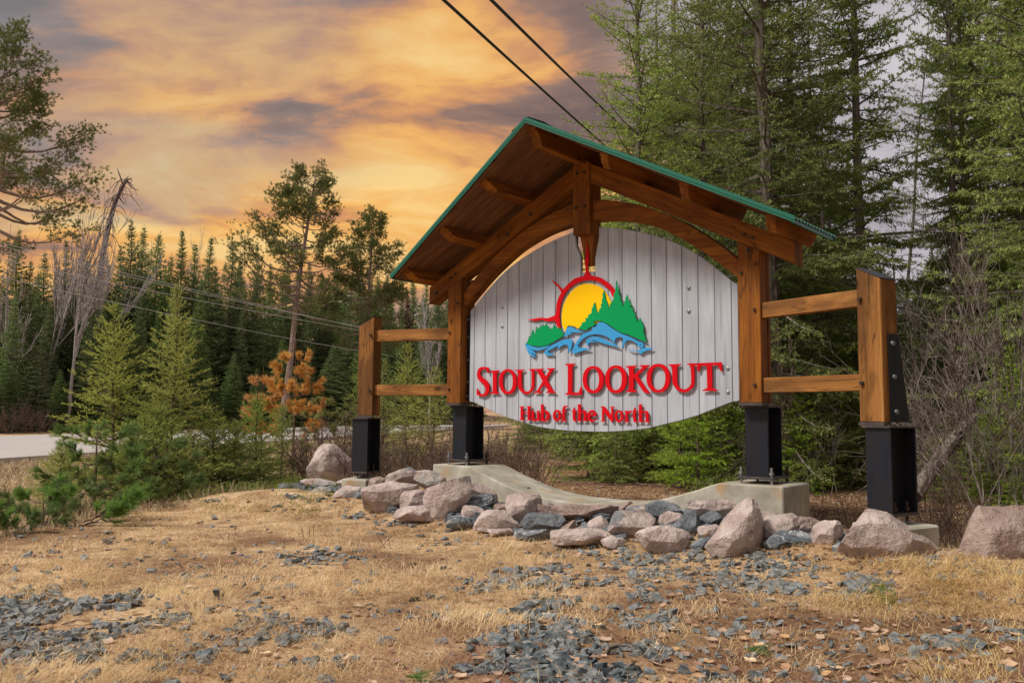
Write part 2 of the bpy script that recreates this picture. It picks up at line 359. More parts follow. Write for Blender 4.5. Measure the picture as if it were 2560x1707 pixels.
def slatemat():
    m, n = newmat('slate'); t = n.n('ShaderNodeTexCoord').outputs['Object']; rnd = n.n('ShaderNodeObjectInfo').outputs['Random']
    w_ = n.n('ShaderNodeNewGeometry').outputs['Position']; a_ = n.noise(w_, 26.0, 2, 0.5); b_ = n.noise(w_, 160.0, 3, 0.6)
    f = n.math('ADD', n.math('MULTIPLY', a_, 0.75), n.math('MULTIPLY', rnd, 0.25))
    c = n.ramp(f, [(0.30, (0.034, 0.043, 0.048)), (0.44, (0.076, 0.093, 0.100)), (0.57, (0.140, 0.160, 0.165)), (0.72, (0.25, 0.262, 0.258))])
    du = n.noise(w_, 11.0, 4, 0.6); c = n.mix(n.math('MULTIPLY', n.math('SUBTRACT', du, 0.5, clamp=True), 2.2, clamp=True), c, (0.28, 0.215, 0.15))
    finish(n, c, 0.8, b_, 0.25, 0.002, spec=0.2)
slatemat()

def leafmat(name, dark, mid, lite, trans=0.25, rough=0.6, var=0.3):
    trans = trans*1.3
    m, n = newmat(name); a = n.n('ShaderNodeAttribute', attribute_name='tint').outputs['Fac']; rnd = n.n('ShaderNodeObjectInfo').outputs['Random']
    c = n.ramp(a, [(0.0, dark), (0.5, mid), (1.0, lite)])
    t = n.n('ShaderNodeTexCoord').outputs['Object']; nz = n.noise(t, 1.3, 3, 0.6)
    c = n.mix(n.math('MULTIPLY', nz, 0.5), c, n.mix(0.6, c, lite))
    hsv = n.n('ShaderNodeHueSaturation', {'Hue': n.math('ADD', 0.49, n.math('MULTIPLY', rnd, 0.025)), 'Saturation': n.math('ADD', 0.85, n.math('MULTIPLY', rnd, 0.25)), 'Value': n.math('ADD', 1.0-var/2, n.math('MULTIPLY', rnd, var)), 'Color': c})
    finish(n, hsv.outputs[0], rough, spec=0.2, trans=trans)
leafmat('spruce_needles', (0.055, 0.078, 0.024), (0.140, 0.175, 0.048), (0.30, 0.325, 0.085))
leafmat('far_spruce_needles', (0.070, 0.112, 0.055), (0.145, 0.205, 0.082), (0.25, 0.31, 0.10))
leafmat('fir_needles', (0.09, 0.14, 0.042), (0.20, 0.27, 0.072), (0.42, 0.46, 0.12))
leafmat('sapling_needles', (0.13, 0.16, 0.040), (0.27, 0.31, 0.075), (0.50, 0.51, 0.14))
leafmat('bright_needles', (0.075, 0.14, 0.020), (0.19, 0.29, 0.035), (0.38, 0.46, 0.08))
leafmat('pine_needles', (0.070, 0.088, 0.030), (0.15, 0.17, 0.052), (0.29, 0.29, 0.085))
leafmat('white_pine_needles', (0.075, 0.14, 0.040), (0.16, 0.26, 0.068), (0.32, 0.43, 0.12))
leafmat('rust_needles', (0.34, 0.15, 0.05), (0.66, 0.34, 0.12), (0.85, 0.54, 0.24))
leafmat('dead_red_needles', (0.07, 0.022, 0.014), (0.13, 0.042, 0.025), (0.18, 0.07, 0.04))
leafmat('dry_grass', (0.36, 0.20, 0.080), (0.70, 0.48, 0.215), (0.95, 0.77, 0.46), 0.2, 0.7, 0.0)
leafmat('verge', (0.20, 0.135, 0.085), (0.38, 0.28, 0.18), (0.54, 0.43, 0.29), 0.1, 0.7, 0.0)
leafmat('red_litter', (0.15, 0.05, 0.028), (0.30, 0.115, 0.06), (0.46, 0.22, 0.12), 0.1, 0.7, 0.0)
leafmat('fallen_leaf', (0.26, 0.095, 0.040), (0.50, 0.29, 0.17), (0.72, 0.54, 0.39), 0.15, 0.6, 0.7)
leafmat('moss_green', (0.06, 0.10, 0.012), (0.14, 0.19, 0.02), (0.26, 0.30, 0.04), 0.2)
leafmat('far_twig_haze', (0.12, 0.10, 0.09), (0.17, 0.145, 0.13), (0.24, 0.21, 0.19), 0.0)
def bark(name, c1, c2, c3, sz=(14, 14, 4)):
    m, n = newmat(name); t = n.n('ShaderNodeTexCoord').outputs['Object']
    a = n.noise(n.mapping(t, scale=sz), 1.0, 5, 0.65); b = n.noise(t, 60, 3, 0.7)
    c = n.ramp(a, [(0.35, c1), (0.52, c2), (0.68, c3)])
    finish(n, c, 0.9, n.math('ADD', a, n.math('MULTIPLY', b, 0.3)), 0.8, 0.02, spec=0.1)
bark('spruce_bark', (0.07, 0.055, 0.045), (0.17, 0.14, 0.115), (0.29, 0.25, 0.215))
bark('pine_bark', (0.13, 0.085, 0.065), (0.27, 0.195, 0.155), (0.38, 0.29, 0.24))
bark('birch_bark', (0.16, 0.13, 0.12), (0.34, 0.30, 0.285), (0.48, 0.44, 0.42), (5, 5, 12))
bark('twig_bark', (0.07, 0.045, 0.035), (0.15, 0.10, 0.08), (0.24, 0.17, 0.14))
bark('grey_twig', (0.085, 0.062, 0.05), (0.17, 0.135, 0.115), (0.36, 0.32, 0.29))
bark('dead_wood', (0.07, 0.045, 0.05), (0.14, 0.10, 0.10), (0.22, 0.17, 0.165))

# ================================================================== TERRAIN (function first: things stand on it)
UDC = np.array([-2500, -900, 0, 640, 1000, 1300, 1500, 1750, 6000.]); DDC = np.array([5.0, 6.2, 9.1, 13.4, 15.5, 19, 34, 90, 90.])
def gz(x, y, fine=True):
    x = np.asarray(x, float); y = np.asarray(y, float)
    dx, dy = x-C[0], y-C[1]; D = dx*Fv[0]+dy*Fv[1]; L = dx*Rv[0]+dy*Rv[1]
    D = D/math.cos(PITCH); Dp = np.maximum(D, 0.6)
    u = np.clip(IW/2+FPX*L/Dp, -2400, 5900)
    dc = np.interp(u, UDC, DDC)
    z = 0.18-0.28*sstep(0, 4.5, D-dc)
    z = z+1.2*sstep(0, 22, D-(50+0.031*np.clip(u, -500, 1100)))*(1-sstep(1150, 1500, u))
    z = z+0.35*sstep(16, 40, D)*sstep(1300, 1700, u)
    # rocks are bedded on a low bank against the wall
    yy = np.where(np.abs(x) < 2.5, y, y+0.36*(np.abs(x)-2.5))
    z = z+0.20*sstep(-1.15, -0.25, yy)*sstep(-6.2, -4.6, x)*(1-sstep(4.6, 5.6, x))*(1-sstep(0.5, 1.6, yy))
    if fine: z = z+0.05*(fbm(x*.8, y*.8, 3, 3)-.45)+0.022*(fbm(x*4, y*4, 7, 3)-.45)*(D < 40)
    return z

def bare_soil(x, y): return sstep(.50, .64, fbm(x*.75+3, y*.75, 140, 4)+.10*sstep(3.0, 6.5, x-.5*y))
def ground():
    def axis(c, n, s0, ext):
        t = np.linspace(-1, 1, n); k = math.asinh(ext/s0); return c+s0*np.sinh(t*k)
    X = axis(2.0, 320, 3.5, 420); Y = axis(-2.0, 320, 3.5, 420)
    x, y = np.meshgrid(X, Y, indexing='ij'); z = gz(x, y)
    n = len(X); i = np.arange(n-1)[:, None]; j = np.arange(n-1)[None]
    F = np.stack([i*n+j, (i+1)*n+j, (i+1)*n+j+1, i*n+j+1], -1).reshape(-1, 4)
    m, g = newmat('ground'); t = g.n('ShaderNodeTexCoord').outputs['Object']
    a = g.noise(t, 0.35, 5, 0.6); b = g.noise(t, 3.0, 6, 0.65); f = g.noise(t, 45.0, 4, 0.7)
    straw = g.ramp(g.math('ADD', g.math('MULTIPLY', b, 0.5), g.math('MULTIPLY', f, 0.5)), [(0.36, (0.13, 0.07, 0.04)), (0.44, (0.32, 0.195, 0.105)), (0.54, (0.60, 0.42, 0.235)), (0.68, (0.82, 0.66, 0.44))])
    litter = g.ramp(g.math('ADD', g.math('MULTIPLY', b, 0.4), g.math('MULTIPLY', f, 0.6)), [(0.38, (0.07, 0.038, 0.022)), (0.5, (0.19, 0.10, 0.05)), (0.66, (0.34, 0.20, 0.11))])
    at_ = g.n('ShaderNodeAttribute', attribute_name='tint').outputs['Fac']
    c = g.mix(g.math('ADD', at_, g.math('MULTIPLY', g.math('SUBTRACT', a, 0.5), 0.8), clamp=True), straw, litter)
    finish(g, c, 0.95, g.math('ADD', b, f), 0.7, 0.03, spec=0.1)
    me = mesh('ground', np.stack([x, y, z], -1).reshape(-1, 3), [F], m, smooth=True)
    # forest floor weight
    dx, dy = x-C[0], y-C[1]; D = (dx*Fv[0]+dy*Fv[1]); L = dx*Rv[0]+dy*Rv[1]; u = IW/2+FPX*L/np.maximum(D, .5)
    wgt = .75*bare_soil(x, y)*(D < 16)+sstep(9.3, 10.8, D)*sstep(1150, 1500, u)+0.45*sstep(17, 22, D)*(D < 40)*(u < 1200)*(1-sstep(20, 30, D))
    at_ = me.attributes.new('tint', 'FLOAT', 'POINT'); at_.data.foreach_set('value', np.clip(wgt, 0, 1).ravel().astype(np.float32))
    setp(obj('ground', me), kind='structure')
    # road
    nr = [onZ(u, v, 0.05) for u, v in ((-900, 1209), (0, 1146), (600, 1098), (1250, 1064))]; fr = [onZ(u, v, 0.05) for u, v in ((-900, 1116), (0, 1090), (600, 1074), (1250, 1054))]
    dn, df = nr[1]-nr[3], fr[1]-fr[3]
    nr = [nr[3]-dn*1.5, nr[3], nr[1], nr[1]+dn*1.2]; fr = [fr[3]-df*1.5, fr[3], fr[1], fr[1]+df*1.2]
    V = []; Fq = []
    for i, (a_, b_) in enumerate(zip(nr, fr)): V += [a_, b_]
    Vd = [p.copy() for p in V]
    m, g = newmat('road_asphalt'); t = g.n('ShaderNodeTexCoord').outputs['Object']; a = g.noise(t, 0.25, 5, 0.6); b = g.noise(t, 18.0, 3, 0.7)
    finish(g, g.mix(a, g.mix(b, (0.33, 0.30, 0.285), (0.43, 0.39, 0.36)), (0.50, 0.45, 0.41)), 0.9, b, 0.2, 0.01)
    nseg = 40; P0 = np.array(nr); Q0 = np.array(fr); tt = np.linspace(0, 3, nseg); ii = np.arange(4)
    Vn = np.stack([np.interp(tt, ii, P0[:, k]) for k in range(3)], -1); Vf = np.stack([np.interp(tt, ii, Q0[:, k]) for k in range(3)], -1)
    Vn[:, 2] = 0.06; Vf[:, 2] = 0.06; lo = Vn.copy(); lo[:, 2] = -0.3; lf = Vf.copy(); lf[:, 2] = -0.3
    V = np.concatenate([lo, Vn, Vf, lf]); i = np.arange(nseg-1)
    Fq = np.concatenate([np.stack([k*nseg+i, k*nseg+i+1, (k+1)*nseg+i+1, (k+1)*nseg+i], -1) for k in range(3)])
    setp(obj('road', mesh('road', V, [Fq], m)), kind='structure')
ground()

# ================================================================== THE WELCOME SIGN
SG = empty('welcome_sign', (0, 0, 0.8), 'roofed timber town welcome sign with pale grey boards and red lettering on black steel legs', 'sign')
def wobj(name, bm, mat, parent=SG, M=None): return bm_obj(name, bm, MT[mat], parent, M)
T_, RZ, RY = Matrix.Translation, (lambda a: Matrix.Rotation(a, 4, 'Z')), (lambda a: Matrix.Rotation(a, 4, 'Y'))
SL = 0.508; TH = math.atan(SL); cT, sT = math.cos(TH), math.sin(TH)
raf_lo = lambda x: 3.13+SL*(2-abs(x)); raf_hi = lambda x: raf_lo(x)+0.225

# main posts
for s in (-1, 1):
    xo, xi = s*2.115, s*1.885
    p = [(xo, 1.59), (xi, 1.59), (xi, raf_lo(xi)-.002), (xo, raf_lo(xo)-.002)]
    M = T_(Vector((0, 0, 0)))
    front = wobj('post', extr_bm([p], 0.0, 0.155, 0.005), 'timber_z')
    q = [(xo, 1.59), (xi-s*0.03, 1.59), (xi-s*0.03, raf_lo(xi)-.002), (xo, raf_lo(xo)-.002)]
    wobj('rear_post', extr_bm([q], 0.175, 0.235, 0.004), 'timber_z')
    wobj('knife_plate', box_bm(s*2-.10, s*2+.10, 0.156, 0.174, 1.56, 2.75, 0), 'black_steel')
# king post with pendant
kz = 3.507
wobj('king_post', extr_bm([[(-.115, kz), (.115, kz), (.115, 4.33), (0, 4.385), (-.115, 4.33)]], -0.012, 0.225, 0.006), 'timber_z')
bm = bmesh.new()
top = [(-.095, .112), (.095, .112), (.095, .215), (-.095, .215)]; bot = [(-.045, .13), (.045, .13), (.045, .205), (-.045, .205)]
lv = [(kz-.002, top), (kz-.02, top), (3.34, [(a*.66, (b-.16)*.9+.16) for a, b in top]), (3.165, bot)]
rg = [[bm.verts.new((a, b, z)) for a, b in t] for z, t in lv]
for a, b in zip(rg, rg[1:]):
    for i in range(4): bm.faces.new((a[i], a[(i+1) % 4], b[(i+1) % 4], b[i]))
bm.faces.new(rg[0]); bm.faces.new(rg[-1]); bmesh.ops.recalc_face_normals(bm, faces=list(bm.faces))
wobj('pendant', bm, 'timber_z')
# rafters: built in a frame whose x runs down the slope
for s in (-1, 1):
    M = T_(Vector((0, 0, raf_lo(0)))) @ (RY(TH) if s > 0 else (RZ(math.pi) @ RY(TH)))
    L0, L1, hp = 0.118/cT, 2.465/cT, 0.225*cT
    y0, y1 = (0.002, 0.205) if s > 0 else (-0.205, -0.002)
    # ends plumb-cut
    poly = [(L0-0.0*sT, 0.0), (L1, 0.0), (L1+hp*sT/cT*1.0*0, hp), (L0, hp)]
    poly = [(L0, 0), (L1, 0), (L1+hp*math.tan(TH), hp), (L0+hp*math.tan(TH)*0+0.0, hp)]
    poly[1] = (L1, 0); poly[2] = (L1-hp*math.tan(TH)*-1*0 + 0, hp)
    # plumb cut: moving up hp in the normal direction shifts x by -sT*hp, compensate along slope by +tan*hp
    poly = [(L0+0.0, 0), (L1, 0), (L1+hp*math.tan(TH)*-1, hp), (L0-hp*math.tan(TH), hp)]
    wobj('rafter', extr_bm([poly], y0, y1, 0.005), 'timber_x', SG, M)
# arch braces
up = [(.116, 3.895), (.3, 3.87), (.6, 3.79), (.9, 3.675), (1.2, 3.52), (1.5, 3.32), (1.7, 3.165), (1.883, 3.0)]
lo = [(1.883, 2.815), (1.72, 2.955), (1.5, 3.13), (1.25, 3.30), (.98, 3.455), (.65, 3.575), (.4, 3.63), (.116, 3.665)]
def cr(pts, n=4, closed=False, corner=None):
    """Catmull-Rom through points; points with a sharp turn stay corners"""
    P = [np.array(p, float) for p in pts]; m = len(P); out = []
    def crn(i):
        a, b, c = P[(i-1) % m], P[i % m], P[(i+1) % m]; u_, v_ = b-a, c-b
        k = np.dot(u_, v_)/(np.linalg.norm(u_)*np.linalg.norm(v_)+1e-12); return k < (corner if corner is not None else 0.55)
    def tan(i):
        if not closed and (i <= 0 or i >= m-1): return P[min(i+1, m-1)]*0.5-P[max(i-1, 0)]*0.5
        return (P[(i+1) % m]-P[(i-1) % m])*0.5
    rng = range(m if closed else m-1)
    for i in rng:
        a, b = P[i], P[(i+1) % m]; L = np.linalg.norm(b-a)
        ta, tb = tan(i), tan((i+1) % m if closed else i+1)
        if closed and crn(i): ta = (b-a)
        if closed and crn(i+1): tb = (b-a)
        for t_, k_ in ((ta, 0), (tb, 1)):
            l_ = np.linalg.norm(t_)
            if l_ > L*1.2: t_ *= L*1.2/l_
        straight = closed and crn(i) and crn(i+1)
        for k in range(1 if straight else n):
            t = k/n; h = (2*t**3-3*t*t+1, t**3-2*t*t+t, -2*t**3+3*t*t, t**3-t*t)
            out.append(tuple(h[0]*a+h[1]*ta+h[2]*b+h[3]*tb))
    if not closed: out.append(tuple(P[-1]))
    return out
for s in (-1, 1):
    pl_ = [(s*a, b) for a, b in cr(up, 3)+cr(lo, 3)]
    wobj('arch_brace', extr_bm([pl_], 0.05, 0.20, 0.004), 'timber_x')

# steel legs: wide-flange columns with cap, base plate and anchor bolts
def steel_leg(M, zt, zb, cap_y0=-0.125, pw=.185, ox=0.0):
    yc = 0.17
    a = box_bm(-.117, .117, 0, .018, zb, zt, .002); b = box_bm(-.117, .117, .322, .34, zb, zt, .002); c = box_bm(-.008, .008, .0185, .3215, zb, zt, 0)
    leg = wobj('steel_leg', join_bm(a, b, c), 'black_steel', SG, M)
    wobj('cap_plate', join_bm(box_bm(-.126+ox, .120+ox, cap_y0-.003, .05, zt+.016, zt+.045, .002), box_bm(-.135, .135, -.03, .36, zt+.001, zt+.015, .002)), 'plate_steel', leg, M)
    wobj('base_plate', box_bm(-pw, pw, -.055 if pw > .15 else -.008, .395 if pw > .15 else .348, zb-.021, zb-.001, .002), 'plate_steel', leg, M)
    for ax in ((-.155, .155) if pw > .15 else (-.075, .075)):
        for ay in ((-.02, .36) if pw > .15 else (.09, .25)):
            Mb = M @ T_(Vector((ax, ay, zb))) @ Matrix.Rotation(math.pi/2, 4, 'X')
            bb = join_bm(cyl_bm(.013, -.075, .09, 10), cyl_bm(.026, -.022, .0, 6), cyl_bm(.026, .0215, .045, 6))
            wobj('anchor_bolt', bb, 'galvanised' if ay < 0 else 'dark_bolt', leg, Mb)
    return leg
for s in (-1, 1): steel_leg(T_(Vector((s*2, .12, 0))), 1.545, .876)
WING = {}
for s in (-1, 1):
    M = T_(Vector((s*3.297, -.43, 0))) @ RZ(-s*0.34); WING[s] = M
    steel_leg(M, 1.375, .68, .012, .122, -s*.06)
    # outer post, top cut sloping down and outwards
    ox = -s*.06; zi, zo = 2.74, 2.622
    pp = [(-.115+ox, 1.422), (.115+ox, 1.422), (.115+ox, zo if s > 0 else zi), (-.115+ox, zi if s > 0 else zo)]
    wobj('outer_post', extr_bm([pp], .010, .225, .006), 'outer_post_wood', SG, M)
    tp = [(-.117+ox, pp[3][1]+.0015), (.117+ox, pp[2][1]+.0015), (.117+ox, pp[2][1]+.007), (-.117+ox, pp[3][1]+.007)]
    wobj('post_cap', extr_bm([tp], .008, .228), 'dark_backing', SG, M)
    if s > 0:
        kp = bmesh.new(); prof = [(.092, 1.422), (.335, 1.422), (.215, 2.16), (.086, 2.16)]
        vs = [[kp.verts.new((dx, a, b)) for a, b in prof] for dx in (.0565, .068)]
        kp.faces.new(vs[0]); kp.faces.new(vs[1])
        for i in range(4): kp.faces.new((vs[0][i], vs[0][(i+1) % 4], vs[1][(i+1) % 4], vs[1][i]))
        bmesh.ops.recalc_face_normals(kp, faces=list(kp.faces))
        wobj('side_plate', kp, 'black_steel', SG, M)
        for z_, yb_ in ((2.08, .128), (1.80, .138), (1.51, .150)):
            wobj('bolt', cyl_bm(.02, -.018, 0, 6), 'galvanised', SG, M @ T_(Vector((.0685, yb_, z_))) @ RZ(math.pi/2))
    for z0, z1 in ((1.685, 1.83), (2.41, 2.56)):
        A = np.array([s*2.118, .075]); e = np.array(M @ Vector((-s*.174, .10, 0)))[:2]
        ln = np.linalg.norm(e-A); an = math.atan2((e-A)[1], (e-A)[0])
        Mr = T_(Vector((A[0], A[1], (z0+z1)/2))) @ RZ(an)
        wobj('rail', box_bm(-.03, ln+.03, -.045, .045, -(z1-z0)/2, (z1-z0)/2, .006), 'rail_wood', SG, Mr)
# steel angles holding the board panel
for s in (-1, 1):
    an_ = wobj('panel_bracket', join_bm(box_bm(s*1.884, s*1.838, .125, .135, 1.62, 2.72, 0) if s > 0 else box_bm(-1.884, -1.80, .125, .135, 1.62, 2.72, 0)), 'black_steel')
    for z_ in (1.68, 1.86, 2.14, 2.44, 2.66):
        wobj('bolt', cyl_bm(.014, -.012, 0, 6), 'galvanised', an_, T_(Vector((s*1.862, .1245, z_))))
# bolt heads on the timber (x, y, z) and peg plugs
c1 = lambda x, y: (960+x/3.137, 270+y/3.137)
c2 = lambda x, y: (1820+x/8.7125, 560+y/8.7125)
c5 = lambda x, y: (1800+x/2.063, 640+y/2.063)
z1_ = lambda x, y: (1080+x/13.07, 660+y/13.07)
def bolt(px, y, r=.016, M=None, name='bolt', mt='dark_bolt'):
    p = onY(*px, y); wobj(name, cyl_bm(r, -.022, 0.0, 6), mt, SG, T_(Vector((p[0], y, p[2]))) @ RY(random.random()))
random.seed(3)
for px in (c2(345, 235), c2(540, 300), c2(290, 1060), c5(178, 276), c5(180, 664), z1_(775, 330), z1_(615, 455), z1_(845, 1295), (1124.5, 831), (1123, 973)): bolt(px, 0.0)
for px in (c1(1518, 515), c1(1572, 505), c1(1505, 785), c1(1575, 770)): bolt(px, -0.012)
for px in (c1(1152, 835), c1(972, 992)): bolt(px, 0.002, .019, name='plug', mt='dark_backing')
for px in (c2(450, 565), z1_(150, 945)): bolt(px, 0.002, .017, name='plug', mt='dark_backing')
for s, pts in ((-1, ((925.2, 837), (924.3, 976))), (1, ((2148.6, 740), (2154.5, 956)))):
    for (u_, v_) in pts:
        zl = ztop(u_, v_, proj(tuple(WING[s] @ Vector((0, 0, 1.4))))[2])
        wobj('bolt', cyl_bm(.018, -.03, 0, 6), 'dark_bolt', SG, WING[s] @ T_(Vector((.13 if s < 0 else -.135, .010, zl))))

# board panel
YP = 0.12
tops = [(0, 3.60), (.137, 3.592), (.29, 3.567), (.45, 3.53), (.64, 3.48), (.82, 3.42), (1.01, 3.345), (1.19, 3.258), (1.38, 3.137), (1.57, 2.99), (1.755, 2.825), (1.832, 2.768)]
bots = [(0, 1.268), (.262, 1.272), (.46, 1.284), (.64, 1.302), (.81, 1.326), (1.006, 1.372), (1.185, 1.411), (1.38, 1.467), (1.565, 1.535), (1.75, 1.60), (1.832, 1.611)]
ipt = lambda t, x: float(np.interp(abs(x), [a for a, _ in t], [b for _, b in t]))
ol = [(x, ipt(tops, x)-.012) for x in np.linspace(-1.815, 1.815, 41)]
back = [(x, z) for x, z in ol if abs(x) > .16]
bk = [[(-.17, 3.07), (-1.8, 3.07-0.0)]]
lft = [(x, ipt(tops, x)-.015) for x in np.linspace(-1.815, -.17, 18)]; btm = [(x, ipt(bots, x)+.015) for x in np.linspace(1.815, -1.815, 30)]
rgt = [(x, ipt(tops, x)-.015) for x in np.linspace(.17, 1.815, 18)]
backpoly = lft+[(-.17, 3.42), (-.105, 3.28), (-.105, 3.075), (.105, 3.075), (.105, 3.28), (.17, 3.42)]+rgt+btm
PAN = wobj('sign_panel', extr_bm([backpoly], YP+.034, YP+.052), 'dark_backing')
bw = 0.185; edges = [-1.832]+[-1.757+bw*i for i in range(20)]+[1.832]
for i in range(21):
    a, b = edges[i]+.0035, edges[i+1]-.0035
    xs = np.linspace(a, b, 5)
    tp = [(x, ipt(tops, x)) for x in xs]; bt = [(x, ipt(bots, x)) for x in xs]
    nl = edges[i+1] < -.05 and edges[i+1] > -.12; nr_ = edges[i] > .05 and edges[i] < .12; mid = abs((a+b)/2) < .05
    if mid: tp = [(a, 3.09), (b, 3.09)]
    elif nl: tp = [(a, ipt(tops, a)), (-.18, ipt(tops, .18)), (-.168, 3.42), (b-.005, 3.28)]
    elif nr_: tp = [(a+.005, 3.24), (.150, 3.42), (.153, ipt(tops, .153)), (b, ipt(tops, b))]
    wobj('board', extr_bm([[*[(x, z) for x, z in bt], *reversed(tp)]], YP+random.uniform(-.002, .002), YP+.032, .004), 'grey_board', PAN)
c3 = lambda x, y: (1160+x/2.904, 560+y/2.904)
for px in (c3(1630, 463), c3(1630, 632), c3(277, 604), c3(277, 744), c3(1915, 1048), c3(1915, 1220)):
    p = onY(*px, YP-.004); wobj('carriage_bolt', cyl_bm(.021, -.012, 0, 14, dome=.008), 'galvanised', PAN, T_(Vector((p[0], YP-.0025, p[2]))))

# ---- lettering and emblem: outlines measured on the photograph, carried to the letters' own plane
def glyph(name, cropf, loops, mat, y0=.086, th=.013, n=3, corner=.6, parent=None, lab=None):
    LL = []
    for l in loops:
        pts = [onY(*cropf(*p), y0) for p in l]; pts = [(p[0], p[2]) for p in pts]
        LL.append(cr(pts, n, True, corner))
    o = wobj(name, extr_bm(LL, y0, y0+th), mat, parent or PAN)
    if lab: o['label'] = lab
    # stand-off pins back to the boards
    return o
def ell(x0, x1, y0, y1, n=14, sq=2.15):
    cx, cy, a, b = (x0+x1)/2, (y0+y1)/2, (x1-x0)/2, (y1-y0)/2; out = []
    for i in range(n):
        t = 2*math.pi*i/n; c, s = math.cos(t), math.sin(t)
        out.append((cx+a*math.copysign(abs(c)**(2/sq), c), cy+b*math.copysign(abs(s)**(2/sq), s)))
    return out
cA = lambda x, y: (1170+x/10.226, 890+y/10.226); cB = lambda x, y: (1400+x/9.8, 890+y/9.8); cC = lambda x, y: (1600+x/9.8, 890+y/9.8)
cD = lambda x, y: (1285+x/13.067, 1000+y/13.067); cE = lambda x, y: (1455+x/13.067, 1000+y/13.067)
